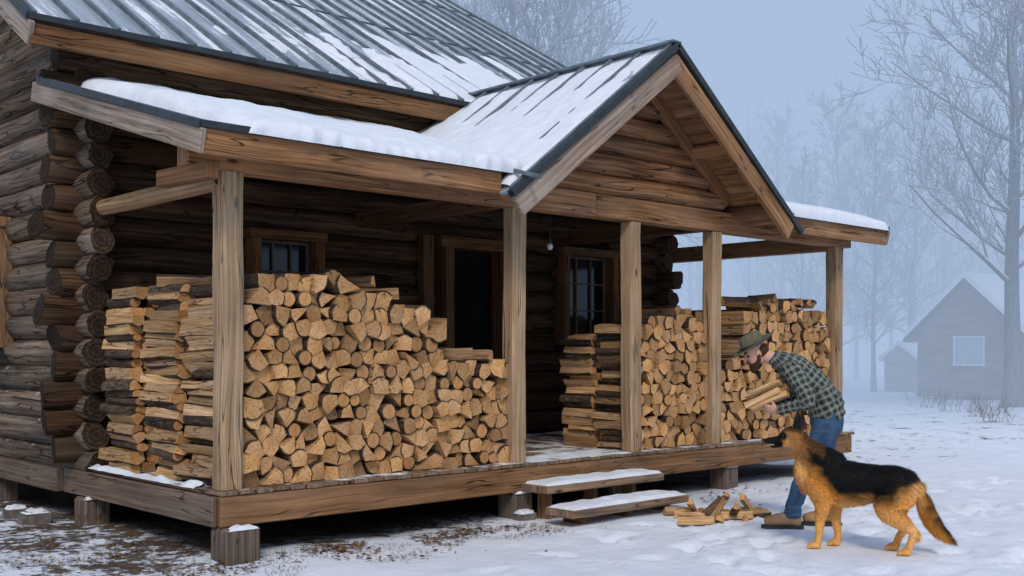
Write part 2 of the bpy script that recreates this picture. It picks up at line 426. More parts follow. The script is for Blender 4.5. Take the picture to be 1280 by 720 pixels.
mb.box((.42,9.4,.12),(.1,13.2,.36),bev=0,tint=(.35,.3,.28)); mb.box((4.1,2.75,.2),(8.0,.2,.42),bev=0,m=0,tint=(.3,.3,.3))  # dark panels put in for the shade under house and deck
part('underfloor_shade_panel',mb,[M_DARK])
mb=MB(); x=.02
while x<8.6:
    w=.135; mb.box((x+w/2,1.27,.485+U(-.003,.003)),(w,2.56+U(0,.04),.035),axis=1,bev=.006,tint=tn(.6,1.05)); x+=w+.008
part('decking',mb,[M_DECK])
P1('rim_board',[M_BEAM],'box',(2.0,-.0,.355),(3.98,.05,.215),tint=(.80,.76,.73)); P1('rim_board',[M_BEAM],'box',(6.33,-.002,.355),(4.66,.05,.215),tint=(.70,.67,.65))
P1('rim_board',[M_GREYB],'box',(0.0,1.41,.355),(.05,2.76,.215),axis=1,tint=(.64,.58,.54)); P1('rim_board',[M_GREYB],'box',(8.64,1.35,.355),(.05,2.6,.215),axis=1)
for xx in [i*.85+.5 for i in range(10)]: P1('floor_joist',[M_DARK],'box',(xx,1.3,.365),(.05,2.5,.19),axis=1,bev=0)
def rock(mb,c,s,seed,m=0):
    bm=bmesh.new(); bmesh.ops.create_cube(bm,size=1); bmesh.ops.bevel(bm,geom=bm.edges[:],offset=.16,segments=2,affect='EDGES')
    bmesh.ops.subdivide_edges(bm,edges=bm.edges[:],cuts=1,use_grid_fill=True)
    b=len(mb.v)
    for v in bm.verts:
        p=v.co; q=1+.25*nz(p.x*2+seed,p.y*2,p.z*2); mb.v.append((c[0]+p.x*s[0]*q,c[1]+p.y*s[1]*q,c[2]+p.z*s[2]*q))
    for f in bm.faces: mb.face([b+v.index for v in f.verts],None,(1,1,1),m,False)
    bm.free()
def snowcap(mb,c,s,h,m=0,n=10,seed=0):
    b=len(mb.v)
    for j in range(n+1):
        for i in range(n+1):
            a=i/n*2-1;bb=j/n*2-1; e=max(0,1-max(abs(a),abs(bb))**4)
            mb.v.append((c[0]+a*s[0]/2+.01*nz(i*.9,j*.9,seed),c[1]+bb*s[1]/2+.01*nz(i*.9,j*.9,seed+5),c[2]-.012+(h*(.7+.7*nz(i*.5+seed,j*.5,3)))*e+.012*e))
    for j in range(n):
        for i in range(n):
            A=b+j*(n+1)+i; mb.face((A,A+1,A+n+2,A+n+1),None,(1,1,1),m,True)
for i,(fx,fy) in enumerate([(.14,.02),(3.0,.12),(6.2,.15),(8.4,.15),(.05,2.35),(4.6,.4),(.06,4.6)]):
    mb=MB(); s=.24 if i else .27
    mb.box((fx,fy-.02,.11),(s,s,.27),axis=2,bev=.025,tint=(.55,.53,.53)); snowcap(mb,(fx,fy-.115,.245),(s*.9,.08,.0),.025,1,8,i)
    part('footing_block',mb,[M_GREYB,M_SNOW])
# posts
PX=[.135,2.99,4.60,5.94,8.46]
for i,x in enumerate(PX):
    mb=MB(); s=.165 if i else .175
    n=14; b=len(mb.v); so=i*13.; 
    prof=[(-1,-.72),(-.72,-1),(.72,-1),(1,-.72),(1,.72),(.72,1),(-.72,1),(-1,.72)]
    for r_ in range(n+1):
        z=.505+(2.80-.505)*r_/n
        for (a,c) in prof:
            w=s/2*(1+.09*nz(so+a*2,c*2,z*2.5)); mb.v.append((x+a*w+.010*nz(so,z),.1+c*w+.010*nz(so+5,z),z))
    uo=U(0,50); per=[0]; dz_=(2.80-.505)/n
    for j in range(8): per.append(per[-1]+(s*.72 if j%2 else s*.2))
    for r_ in range(n):
        for j in range(8):
            j2=(j+1)%8; A=b+r_*8+j;B=b+r_*8+j2; z0=r_*dz_;z1=z0+dz_; v0=per[j]+uo;v1=per[j+1]+uo
            mb.face((A,B,B+8,A+8),[(z0,v0),(z0,v1),(z1,v1),(z1,v0)],(1,1,1),0)
    part('porch_post',mb,[M_POST])
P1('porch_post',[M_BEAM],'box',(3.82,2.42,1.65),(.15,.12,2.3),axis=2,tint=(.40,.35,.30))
P1('front_beam',[M_BEAM],'beam',(-.22,.1,2.915),(4.0,.1,2.915),.17,.225,tint=(.95,.87,.80)); P1('front_beam',[M_BEAM],'beam',(4.003,.1,2.915),(8.72,.1,2.915),.17,.22,tint=(.92,.86,.80))
P1('side_beam',[M_POST,M_LOGE],'log',(.1,.1,2.75),(.1,2.6,2.75),.075,.068,bump=.006,tint=(.75,.68,.6))
P1('side_beam',[M_BEAM],'beam',(8.46,.18,2.86),(8.46,2.75,2.86),.15,.2); P1('porch_post',[M_BEAM],'beam',(8.46,2.66,.5),(8.46,2.66,2.76),.13,.13)
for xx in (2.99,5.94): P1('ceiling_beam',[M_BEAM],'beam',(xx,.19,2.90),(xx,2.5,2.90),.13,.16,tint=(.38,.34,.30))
# --- roofs
PS=.28
def pz(y): return 3.03+PS*(y+.35)
GX,GZ,GS=4.55,4.46,.755
def gz(x): return GZ-GS*abs(x-GX)
def vx(y):
    if y<-.34: return 2.15
    return (GZ-pz(y))/GS
VB=vx(2.62)
def roofpoly(mt,wd,pts,Lax,tw=.025,tp=.03):
    pts=[Vector(p) for p in pts]; n=(pts[1]-pts[0]).cross(pts[2]-pts[1]).normalized()
    if n.z<0: n=-n
    mt.prism(pts,-n*tw,Lax)
    wd.prism([p-n*(tw+.001) for p in pts],-n*tp,Lax)
Yb=2.62
vf=vx(-.35)
mt=MB(); wd=MB()
roofpoly(mt,wd,[(-.3,-.35,pz(-.35)),(GX-vf,-.35,pz(-.35)),(GX-VB,Yb,pz(Yb)),(-.3,Yb,pz(Yb))],(1,0,0))
roofpoly(mt,wd,[(GX+vf,-.35,pz(-.35)),(8.95,-.35,pz(-.35)),(8.95,Yb,pz(Yb)),(GX+VB,Yb,pz(Yb))],(1,0,0))
for sg in (-1,1):
    roofpoly(mt,wd,[(GX,-.5,GZ),(GX+sg*2.15,-.5,gz(GX+2.15)),(GX+sg*2.15,-.345,gz(GX+2.15)),(GX+sg*vf,-.345,gz(GX+vf)),(GX+sg*VB,Yb,gz(GX+VB)),(GX,Yb,GZ)],(0,1,0))
rb=mt
for i in range(40):
    x=-.28+i*.4
    if x>8.94: break
    y0=-.36
    if abs(x-GX)<vf:
        if abs(x-GX)<VB: continue
        y0=((GZ-GS*abs(x-GX))-3.03)/PS-.35
    rb.beam((x,y0,pz(y0)+.012),(x,Yb,pz(Yb)+.012),.03,.035,bev=.004,m=1)
for i in range(9):
    y=-.48+i*.38
    if y>2.6: break
    w=min(2.15,vx(y))
    for sg in (-1,1): rb.beam((GX,y,GZ+.016),(GX+sg*w,y,gz(GX+w)+.016),.03,.045,bev=.004,m=1)
rb.beam((GX,-.53,GZ+.02),(GX,2.6,GZ+.02),.14,.03,bev=.01,m=1)
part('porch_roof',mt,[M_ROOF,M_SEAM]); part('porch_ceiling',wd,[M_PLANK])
mt=MB(); wd=MB(); MS=.6
def mz(y): return 4.3+MS*(y-2.25) if y<9.3 else 4.3+MS*(16.35-y)
roofpoly(mt,wd,[(-.5,2.25,mz(2.25)),(8.9,2.25,mz(2.25)),(8.9,9.3,mz(9.3)),(-.5,9.3,mz(9.3))],(0,1,0))
roofpoly(mt,wd,[(-.5,16.35,mz(16.35)),(8.9,16.35,mz(16.35)),(8.9,9.3,mz(9.3)),(-.5,9.3,mz(9.3))],(0,1,0))
rb=mt
i=0
while -.47+i*.36<8.9:
    x=-.47+i*.36; rb.beam((x,2.24,mz(2.25)+.018),(x,9.3,mz(9.3)+.018),.032,.05,bev=.005,m=1); rb.beam((x,16.35,mz(16.35)+.016),(x,9.3,mz(9.3)+.016),.028,.045,bev=.005,m=1); i+=1
for q in (4.9,7.4): rb.beam((-.5,q,mz(q)+.006),(8.9,q,mz(q)+.006),.05,.012,bev=.003,m=1)
part('main_roof',mt,[M_ROOF,M_SEAM]); part('main_soffit',wd,[M_DARK])
P1('eave_fascia',[M_BEAM],'beam',(-.28,-.325,2.925),(GX-2.12,-.325,2.925),.04,.19,tint=(1.0,.90,.82)); P1('eave_fascia',[M_BEAM],'beam',(GX+2.12,-.325,2.925),(8.93,-.325,2.925),.04,.19)
P1('eave_fascia',[M_BEAM],'beam',(-.5,2.275,4.155),(8.88,2.275,4.155),.045,.18,tint=(.62,.58,.54))
for xx in (-.3,8.95): P1('rake_board',[M_GREYB],'beam',(xx,-.36,pz(-.36)-.115),(xx,2.75,pz(2.75)-.115),.04,.17)
for xx in (-.5,8.9):
    P1('rake_board',[M_GREYB],'beam',(xx,2.25,mz(2.25)-.15),(xx,9.3,mz(9.3)-.15),.045,.2,tint=(1.1,1.12,1.15)); P1('rake_board',[M_GREYB],'beam',(xx,16.3,mz(16.3)-.15),(xx,9.3,mz(9.3)-.15),.045,.2)
for sg in (-1,1):
    n=Vector((sg*GS,0,1)).normalized(); q=2.17 if sg<0 else 2.06
    a=Vector((GX,-.5+(.003 if sg>0 else 0),GZ)); b=Vector((GX+sg*q,-.5,gz(GX+q)))
    P1('gable_rake_board',[M_GREYB if sg<0 else M_BEAM],'beam',a-Vector((sg*.04,0,.169)),b-n*.135,.19,.05,up=(0,1,0),tint=(1.15,1.08,1.02) if sg<0 else (1,.93,.85))
    b=Vector((GX+sg*1.62,-.5,gz(GX+1.62)))
    P1('rafter',[M_BEAM],'beam',a-n*.13+Vector((0,.52,0)),b-n*.13+Vector((0,.52,0)),.13,.08,up=(0,1,0),tint=(.75,.66,.58))
mb=MB()
for sg in (-1,1):
    a=Vector((GX,-.515,GZ)); b=Vector((GX+sg*2.18,-.515,gz(GX+2.18))); n=Vector((sg*GS,0,1)).normalized()
    mb.beam(a-n*.012,b-n*.012,.06,.075,up=(0,1,0),bev=.004)
mb.beam((-.31,-.36,3.03),(GX-2.16,-.36,3.03),.03,.05,bev=.004); mb.beam((GX+2.16,-.36,3.03),(8.96,-.36,3.03),.03,.05,bev=.004)
mb.beam((-.32,-.36,pz(-.36)),(-.32,2.6,pz(2.6)),.03,.055,bev=.004); mb.beam((8.97,-.36,pz(-.36)),(8.97,2.6,pz(2.6)),.03,.055,bev=.004)
mb.beam((-.52,2.23,4.29),(8.92,2.23,4.29),.03,.055,bev=.004)
mb.beam((-.53,2.23,mz(2.23)),(-.53,9.3,mz(9.3)),.03,.07,bev=.004); mb.beam((8.93,2.23,mz(2.23)),(8.93,9.3,mz(9.3)),.03,.07,bev=.004)
part('drip_edge',mb,[M_TRIM])
for xx in [i*.62-.3+.12 for i in range(15)]:
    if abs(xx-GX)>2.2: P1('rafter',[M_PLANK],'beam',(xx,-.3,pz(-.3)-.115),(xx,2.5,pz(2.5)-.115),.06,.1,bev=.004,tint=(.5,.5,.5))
P1('rafter',[M_BEAM],'beam',(-.18,-.27,2.745),(-.18,.5,2.765),.1,.12,tint=(.45,.4,.36))
for sg in (-1,1):
    for o_ in (.95,1.72):
        x=GX+sg*o_; z=gz(x)-.14; P1('purlin',[M_BEAM,M_LOGE],'log',(x,-.46,z),(x,.2,z),.07,.07,bump=.004,tint=(.9,.82,.75))
P1('purlin',[M_BEAM,M_LOGE],'log',(GX,-.46,GZ-.17),(GX,.2,GZ-.17),.075,bump=.004,tint=(.8,.8,.8))
mb=MB()
for k in range(6):
    z=3.135+.205*k; hw=(GZ-.06-(z+.10))/GS
    if hw<.1: break
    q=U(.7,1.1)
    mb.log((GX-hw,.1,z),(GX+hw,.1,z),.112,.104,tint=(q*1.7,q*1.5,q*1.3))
mb.prism([(GX-1.75,.14,3.03),(GX+1.75,.14,3.03),(GX,.14,4.34)],(0,.05,0),(1,0,0),c=(.4,.4,.4))
part('gable_wall',mb,[M_LOG,M_LOGE])
def field(mb,f,nu,nv):
    b=len(mb.v)
    for j in range(nv+1):
        for i in range(nu+1): mb.v.append(tuple(f(i/nu,j/nv)))
    for j in range(nv):
        for i in range(nu):
            A=b+j*(nu+1)+i; mb.face((A,A+1,A+nu+2,A+nu+1),None,(1,1,1),0,True)
def edge(d,w=.10):
    q=max(0,min(1,d/w)); return math.sqrt(1-(1-q)**2)
PN=Vector((0,-PS,1)).normalized()
mb=MB()
def eave_snow(y0,v):
    if v<.12:
        a=(v/.12)*math.pi*.5; return y0-.060*math.cos(a),math.sin(a)
    return y0+(Yb-y0)*((v-.12)/.88)**1.2,1
def fl(u,v):
    y0=-.340+.024*nz(u*9,1)+.020*nz(u*30,7)
    x0=.02+.10*nz(v*6,3)
    y,hf=eave_snow(y0,v)
    xr=GX-vx(max(y,-.34))+.12; x=x0+(xr-x0)*u
    t=.120+.060*nz(x*1.1,y*1.4)+.022*nz(x*5,y*5,2)-.02*math.exp(-max(0,y+.34)*3)
    h=t*hf*edge((x-x0),.15)
    return Vector((x,y,pz(y)))+PN*(h-.012)
field(mb,fl,190,60)
def fr(u,v):
    y0=-.345+.015*nz(u*9,11)
    y,hf=eave_snow(y0,v)
    xl=GX+vx(max(y,-.34))-.12
    x=xl+(8.90-xl)*u; t=.11+.03*nz(x*1.3,y*1.6)
    return Vector((x,y,pz(y)))+PN*(t*hf*edge(8.90-x,.12)-.012)
field(mb,fr,60,50)
for sg in (-1,1):
    n=Vector((sg*GS,0,1)).normalized()
    def fg(u,v):
        y=-.45+(Yb+.45)*v; w=vx(max(y,-.34))+.02 if y>-.30 else 2.1; d=.09+(w-.09)*u; x=GX+sg*d
        t=.022+.07*max(0,u-.25)+.030*nz(x*1.7,y*1.7,5)+.012*nz(x*8,y*8)
        h=t*edge(y+.45,.15)*edge(d-.09,.15)*(edge(w-d+.02,.08) if y<-.28 else 1)
        return Vector((x,y,gz(x)))+n*(h-.004)
    field(mb,fg,60,80)
part('porch_roof_snow',mb,[M_SNOW])
mb=MB(); MN=Vector((0,-MS,1)).normalized()
def fm(u,v):
    x=1.5+7.3*u; y=2.30+5.2*v
    t=-.100+.11*nz(x*2.8,y*.5,8)+.05*nz(x*3.5,y*1.5)+.03*nz(x*7,y*7,1)
    dd=math.hypot((x-5.4)*.38,(y-2.9)*.62); t+=.19*math.exp(-dd*dd*.9)
    t=max(-.04,min(t,.045))
    return Vector((x,y,mz(y)))+MN*(t*edge(y-2.30,.08) if t>0 else t)
field(mb,fm,190,110)
part('main_roof_snow',mb,[M_SNOW])
# door
door=emp('door',(4.53,2.45,.5),parent=cab)
dp=(4.53,2.45,.5)
def sub(name,mb,mats,parent,pl): return add(name,mb.mesh(name,mats),parent,pl)
mb=MB()
for x in (4.10,4.98): mb.box((x,2.47,1.6),(.12,.30,2.2),axis=2,tint=(.42,.36,.31))
mb.box((4.54,2.47,2.74),(1.14,.31,.13),tint=(.42,.36,.31)); sub('door_frame',mb,[M_BEAM],door,dp)
mb=MB(); mb.box((4.54,2.57,1.59),(.78,.05,2.14),axis=2,tint=(.12,.12,.12))
for z in (1.0,1.65,2.3): mb.box((4.54,2.54,z),(.5,.02,.45),axis=2,tint=(.10,.10,.10))
mb.log((4.24,2.53,1.45),(4.24,2.47,1.45),.022,seg=10,rings=1,bump=0); sub('door_slab',mb,[M_DARK,M_TRIM],door,dp)
def window(x0,x1,z0,z1,nvx,nh,plane='y',c=2.47):
    ctr=((x0+x1)/2,c,(z0+z1)/2) if plane=='y' else (c,(x0+x1)/2,(z0+z1)/2)
    w=emp('window',ctr,parent=cab)
    def P(a,z,o): return (a,c+o,z) if plane=='y' else (c+o,a,z)
    def S(a,d,z): return (a,d,z) if plane=='y' else (d,a,z)
    ax=0 if plane=='y' else 1
    f=MB()
    tt=(.50,.42,.35) if plane=='y' else (.8,.84,.88)
    for a in (x0+.045,x1-.045): f.box(P(a,(z0+z1)/2,-.02),S(.10,.24,z1-z0),axis=2,tint=tt)
    for z in (z0+.04,z1-.04): f.box(P((x0+x1)/2,z,-.025),S(x1-x0+.06,.25,.10),axis=ax,tint=tt)
    sub('window_frame',f,[M_BEAM],w,ctr)
    g=MB(); g.box(P((x0+x1)/2,(z0+z1)/2,.05),S(x1-x0-.15,.02,z1-z0-.15),bev=0); sub('glass_pane',g,[M_GLASS],w,ctr)
    g=MB(); xa,xb,za,zb=x0+.1,x1-.1,z0+.09,z1-.09
    for i in range(nvx+1):
        a=xa+(xb-xa)*i/nvx; g.box(P(a,(za+zb)/2,.025),S(.022 if 0<i<nvx else .05,.035,zb-za),axis=2,tint=(.6,.55,.52))
    for i in range(nh+1):
        z=za+(zb-za)*i/nh; g.box(P((xa+xb)/2,z,.027),S(xb-xa,.033,.02 if 0<i<nh else .05),axis=ax,tint=(.6,.55,.52))
    sub('glazing_bar',g,[M_GREYB],w,ctr)
window(1.62,2.44,1.60,2.70,3,3); window(5.95,6.95,1.60,2.80,3,3); window(4.34,5.4,1.55,2.84,2,3,'x',-.03)
M_BULB=simple('bulb_glass',(.75,.75,.72),.15,0,.6,5,.05)
def lamp(x,y,z):
    e=emp('hanging_bulb',(x,y,z),parent=cab)
    m_=MB(); m_.log((x,y,z+.05),(x,y,z+.35),.006,seg=6,rings=2,bump=0); m_.log((x,y,z+.03),(x,y,z+.09),.018,seg=10,rings=2,bump=0); sub('lamp_socket',m_,[M_TRIM,M_TRIM],e,(x,y,z))
    m_=MB(); field(m_,lambda u,v:Vector((x+.032*math.sin(v*math.pi)*math.cos(u*2*math.pi),y+.032*math.sin(v*math.pi)*math.sin(u*2*math.pi),z+.038*math.cos(v*math.pi))),12,8); sub('bulb',m_,[M_BULB],e,(x,y,z))
lamp(4.45,1.1,2.62)
mb=MB()
field(mb,lambda u,v:Vector((-.01+.12*u+.02*nz(v*20,u*3),.35+2.2*v,.50+(.025+.05*nz(v*9,u*2))*math.sin(math.pi*min(1,max(0,u)))-.004)),8,60)
part('deck_snow',mb,[M_SNOW]); mb=MB()
field(mb,lambda u,v:Vector((3.12+1.40*u,-.02+.5*v,.503+(.014+.03*nz(u*6,v*4))*math.sin(math.pi*u)**.4*math.sin(math.pi*v)**.4-.003)),40,16)
part('deck_snow',mb,[M_SNOW])

# ------------------------------------------------------------------ steps
st=emp('porch_steps',(3.7,-.4,0)); thing(st,'two wooden steps with snow on their treads','steps'); sl=(3.7,-.4,0)
for (y,z,x0,x1) in ((-.19,.325,2.96,4.56),(-.57,.160,2.88,4.46)):
    mb=MB(); mb.box(((x0+x1)/2,y,z-.035),(x1-x0,.34,.07),tint=tn(.85,1.0)); sub('step_tread',mb,[M_DECK],st,sl)
    mb=MB(); n0=R()*9
    field(mb,lambda u,v:Vector((x0+.01+(x1-x0-.02)*u,y-.165+.32*v+.01*nz(u*20,v*3,n0),z+.0035+(.036+.022*nz(u*8+n0,v*4))*(math.sin(math.pi*u)**.2)*(math.sin(math.pi*v)**.25)-.002)),50,12)
    sub('step_snow',mb,[M_SNOW],st,sl)
for x in (3.15,3.75,4.30):
    mb=MB(); mb.box((x,-.13,.125),(.06,.14,.26),axis=2,tint=(.6,.6,.6)); sub('step_support',mb,[M_BEAM],st,sl)
    mb=MB(); mb.box((x,-.50,.045),(.06,.24,.09),axis=1,tint=(.6,.6,.6)); sub('step_support',mb,[M_BEAM],st,sl)

# ------------------------------------------------------------------ firewood
def clip(poly,px,py,nx_,ny_):
    out=[];n=len(poly)
    for i in range(n):
        a=poly[i];b=poly[(i+1)%n]; da=(a[0]-px)*nx_+(a[1]-py)*ny_; db=(b[0]-px)*nx_+(b[1]-py)*ny_
        if da<=0: out.append(a)
        if da*db<0: t=da/(da-db); out.append((a[0]+(b[0]-a[0])*t,a[1]+(b[1]-a[1])*t))
    return out
def parea(p): return abs(sum(p[i][0]*p[(i+1)%len(p)][1]-p[(i+1)%len(p)][0]*p[i][1] for i in range(len(p))))/2
def voro(x0,x1,z0,top,dx=.132,dz=.112,js=1):
    sites=[];r=0;z=z0+dz*.45
    zm=max(top(x0+(x1-x0)*i/20) for i in range(21))
    while z<zm:
        x=x0+dx*(.4 if r%2 else .85)
        while x<x1:
            s=(x+U(-.030,.030)*js,z+U(-.024,.024)*js)
            if s[1]<top(min(max(s[0],x0),x1))-.03 and x0+.02<s[0]<x1-.01: sites.append(s)
            x+=dx*U(.85,1.15)
        z+=dz;r+=1
    out=[]
    for s in sites:
        p=[(s[0]-.10,s[1]-.08),(s[0]+.10,s[1]-.08),(s[0]+.10,s[1]+.08),(s[0]-.10,s[1]+.08)]
        for q in sites:
            if q is s: continue
            d2=(q[0]-s[0])**2+(q[1]-s[1])**2
            if d2>.09: continue
            dd=math.sqrt(d2); p=clip(p,(s[0]+q[0])/2,(s[1]+q[1])/2,(q[0]-s[0])/dd,(q[1]-s[1])/dd)
            if len(p)<3: break
        if len(p)<3: continue
        p=clip(p,x0-.02,0,-1,0); p=clip(p,x1+.02,0,1,0); p=clip(p,0,z0,0,-1)
        if len(p)<3 or parea(p)<.0018: continue
        A0=parea(p)
        want=random.choices((3,4,5,7),(.42,.36,.08,.14))[0]
        while len(p)>want:
            best=min(range(len(p)),key=lambda i:parea([p[i-1],p[i],p[(i+1)%len(p)]])); p.pop(best)
        A1=parea(p)
        if A1<.0014: continue
        cx=sum(q[0] for q in p)/len(p); cz=sum(q[1] for q in p)/len(p)
        k=min(1.20,math.sqrt(A0/A1)*.98)
        if want==7 and len(p)>4:
            rr=math.sqrt(A0/math.pi)*.98; n7=10; w0=U(0,6)
            p=[(cx+rr*(1+.08*nz(w0,i*.9))*math.cos(i*2*math.pi/n7),max(z0,cz+rr*(1+.08*nz(w0+3,i*.9))*math.sin(i*2*math.pi/n7))) for i in range(n7)]
        else: p=[(cx+(a-cx)*k,max(z0,cz+(b-cz)*k)) for a,b in p]
        out.append(p)
    return out
def loggeom(p,Ln,tint,bark=True,rings=3):
    """split log, cross-section p in (x,z) about 0, running +y"""
    mb=MB(); n=len(p)
    ed=[math.hypot(p[(i+1)%n][0]-p[i][0],p[(i+1)%n][1]-p[i][1]) for i in range(n)]
    k=random.choice([ed.index(max(ed)),ed.index(min(ed))]) if n==3 else ed.index(max(ed)); nb={k} if (bark and R()<.92) else set()
    if n==5 and nb: nb.add((k+1)%n)
    if n>=6: nb=set(range(n))
    prof=[];kind=[]
    for i in range(n):
        a=Vector(p[i]);b=Vector(p[(i+1)%n]); prof.append(a); m=(b-a); o=Vector((m.y,-m.x))
        if o.dot((a+b)/2)<0: o=-o
        if n>=8: kind.append(1); continue
        if i in nb:
            h=.26 if n<5 else .12
            for t in (.15,.38,.62,.85): kind.append(1); prof.append(a+m*t+o*(h*4*t*(1-t)))
            kind.append(1)
        else:
            t=U(.3,.7); kind.append(0); prof.append(a+m*t+o*U(-.03,.03)); kind.append(0)
    ar=sum(prof[i].x*prof[(i+1)%len(prof)].y-prof[(i+1)%len(prof)].x*prof[i].y for i in range(len(prof)))
    if ar<0: prof=prof[::-1]; kind=kind[::-1]; kind=kind[1:]+kind[:1]
    ps=[Vector(q) for q in p]; far=max(range(n),key=lambda i:((ps[i]-(ps[k]+ps[(k+1)%n])/2)).length); pith=ps[far]*U(.6,1.1) if n<6 else ps[0]*.1
    m=len(prof); R_=rings; t0=U(-.004,.004); t1=U(-.004,.004)
    uo=U(0,40);vo=U(0,40)
    for r in range(R_+1):
        y=Ln*r/R_; sc=1+.08*nz(uo,y*4); ox,oz=.010*nz(uo,y*3),.010*nz(vo,y*3)
        for q in prof: mb.v.append((q.x*sc+ox,y+((q.x*t0+q.y*t1)*10 if r in(0,R_) else 0),q.y*sc+oz))
    per=[0]
    for i in range(m): per.append(per[-1]+(prof[(i+1)%m]-prof[i]).length)
    for r in range(R_):
        for i in range(m):
            i2=(i+1)%m; A=r*m+i;B=r*m+i2; u0=Ln*r/R_+uo;u1=Ln*(r+1)/R_+uo
            mb.face((A,B,B+m,A+m),[(u0,vo+per[i]),(u0,vo+per[i+1]),(u1,vo+per[i+1]),(u1,vo+per[i])],tint,1 if kind[i] else 0)
    for e in (0,1):
        b=len(mb.v); base=R_*m if e else 0
        for i in range(m):
            q=mb.v[base+i]; kk=.87 if (kind[i] and kind[i-1]) else .975
            mb.v.append((q[0]*kk,q[1]+(.002 if e else -.002),q[2]*kk))
        uv=[(prof[i].x*.93-pith.x,prof[i].y*.93-pith.y) for i in range(m)]
        idx=list(range(b,b+m))
        if e: mb.face(idx,uv,tint,2)
        else: mb.face(idx[::-1],uv[::-1],tint,2)
        for i in range(m):
            i2=(i+1)%m; q=(base+i,base+i2,b+i2,b+i) if e else (base+i2,base+i,b+i,b+i2)
            mb.face(q,[(uo,vo)]*4 if kind[i] else [uv[i],uv[i2],uv[i2],uv[i]],tuple(t_*.8 for t_ in tint) if kind[i] else tuple(t_*.95 for t_ in tint),1 if kind[i] else 2)
    mb.f=[f[::-1] for f in mb.f]; mb.uv=[list(u)[::-1] for u in mb.uv]
    return mb
FM=[M_SPLIT,M_BARK,M_END]
LOGS=[]
def ftint(lo=.60):
    k=U(lo,1.08); w=U(-.07,.11)
    if R()<.16: k*=.66
    return (k*(1+w*.3),k*.97,k*(.95-w*1.1))
def place(p,y0,Ln,label='pale split firewood log stacked on the porch'):
    cx=sum(q[0] for q in p)/len(p); cz=sum(q[1] for q in p)/len(p)
    q=[((a-cx)*.955,(b-cz)*.955) for a,b in p]
    LOGS.append((loggeom(q,Ln,ftint()),Matrix.Translation((cx,y0,cz))@Matrix.Rotation(U(-.025,.025),4,'Z')@Matrix.Rotation(U(-.02,.02),4,'X'),label))
def randpoly(s,n=None):
    n=n or random.choice((3,3,4)); a0=U(0,6.28); 
    return [(s*U(.8,1.1)*math.cos(a0+2*math.pi*i/n+U(-.25,.25)),s*U(.8,1.1)*math.sin(a0+2*math.pi*i/n+U(-.25,.25))) for i in range(n)]
def interp(pts):
    def f(x):
        for (a,b),(c,d) in zip(pts,pts[1:]):
            if x<=c: return b+(d-b)*(x-a)/(c-a) if c>a else d
        return pts[-1][1]
    return f
Z0=.507
topA=interp([(.2,2.02),(.9,2.07),(1.25,2.06),(1.62,1.95),(2.05,1.78),(2.14,1.70),(2.2,1.45),(2.95,1.44)])
cellsA=voro(.27,2.93,Z0,topA)
for p in cellsA: place(p,.135+U(-.055,.03),U(.50,.58))
nA=len(LOGS)
def flank(y0,z1,x0=.10,lab='split firewood log lying in the side of a porch stack',w=.30,ln=(.44,.62)):
    z=Z0
    while z<z1:
        h=U(.060,.10); x=x0; 
        while x<x0+w-.03:
            ww=U(.09,.14); n=random.choice((3,4,4,9))
            if n==3: p=[(-ww/2,-h/2),(ww/2,-h/2+U(0,.01)),(U(-.02,.02),h/2)] if R()<.5 else [(-ww/2,h/2),(ww/2,h/2-U(0,.01)),(U(-.02,.02),-h/2)]
            elif n==9: p=[(ww*.45*math.cos(i*.7),h*.5*math.sin(i*.7)) for i in range(9)]
            else: p=[(-ww/2,-h/2+U(0,.015)),(ww/2,-h/2),(ww/2-U(0,.02),h/2-U(0,.012)),(-ww/2+U(0,.025),h/2)]
            rot=U(-.12,.12)+(math.pi*.5*random.choice((0,1,2)) if n==3 and h>.08 else 0)
            if R()<.5: p=[(-a,b) for a,b in p][::-1]
            LOGS.append((loggeom(p,U(*ln),ftint(.7)),Matrix.Translation((x+ww/2+U(-.03,.02),y0+U(-.05,.04),z+h/2))@Matrix.Rotation(U(-.08,.08),4,'Z')@Matrix.Rotation(U(-.03,.03),4,'X')@Matrix.Rotation(rot,4,'Y'),lab))
            x+=ww
        z+=h*.93
flank(.82,2.00,.08,w=.20); flank(1.56,1.98,.06,w=.20); flank(.16,1.96,.10,w=.10)
for (x,y,z,a) in ((1.35,.3,2.06,.5),(1.62,.35,1.98,1.1),(.75,.35,2.07,.15),(.3,.9,2.04,.2),(.3,1.6,2.02,-.15),(2.4,.3,1.48,1.2),(2.6,.25,1.47,.3),(.35,1.0,2.06,1.2)):
    LOGS.append((loggeom(randpoly(.055),U(.42,.55),ftint()),Matrix.Translation((x,y,z))@Matrix.Rotation(a,4,'Z')@Matrix.Rotation(U(-.08,.08),4,'X')@Matrix.Translation((0,-.2,0)),'split firewood log lying loose on top of the stack'))
hx,hy=XY(900,9.85)
for i in range(18):
    a=U(0,6.28); rr=U(.05,.38); s=U(.036,.050)
    el=U(-.12,.12) if i<12 else U(.3,.7)
    z=.038 if i<12 else U(.07,.12)
    LOGS.append((loggeom(randpoly(s),U(.28,.38),(1.25,1.2,1.12) if R()<.7 else (.9,.85,.8),bark=R()<.5),Matrix.Translation((hx+math.cos(i*2.4)*rr*1.2,hy+math.sin(i*2.4)*rr,z))@Matrix.Rotation(a,4,'Z')@Matrix.Rotation(el,4,'X')@Matrix.Translation((0,-.15,0)),'split firewood log tossed in a heap on the snow'))
for p in voro(4.70,5.86,Z0,interp([(4.7,1.80),(5.2,1.88),(5.9,1.84)])): place(p,.14+U(-.04,.03),U(.44,.5))
topD=interp([(6.03,1.36),(6.60,1.40),(6.66,1.95),(7.0,2.07),(7.7,2.04),(8.35,1.98)])
for p in voro(6.05,8.36,Z0,topD): place(p,.14+U(-.04,.03),U(.44,.5))
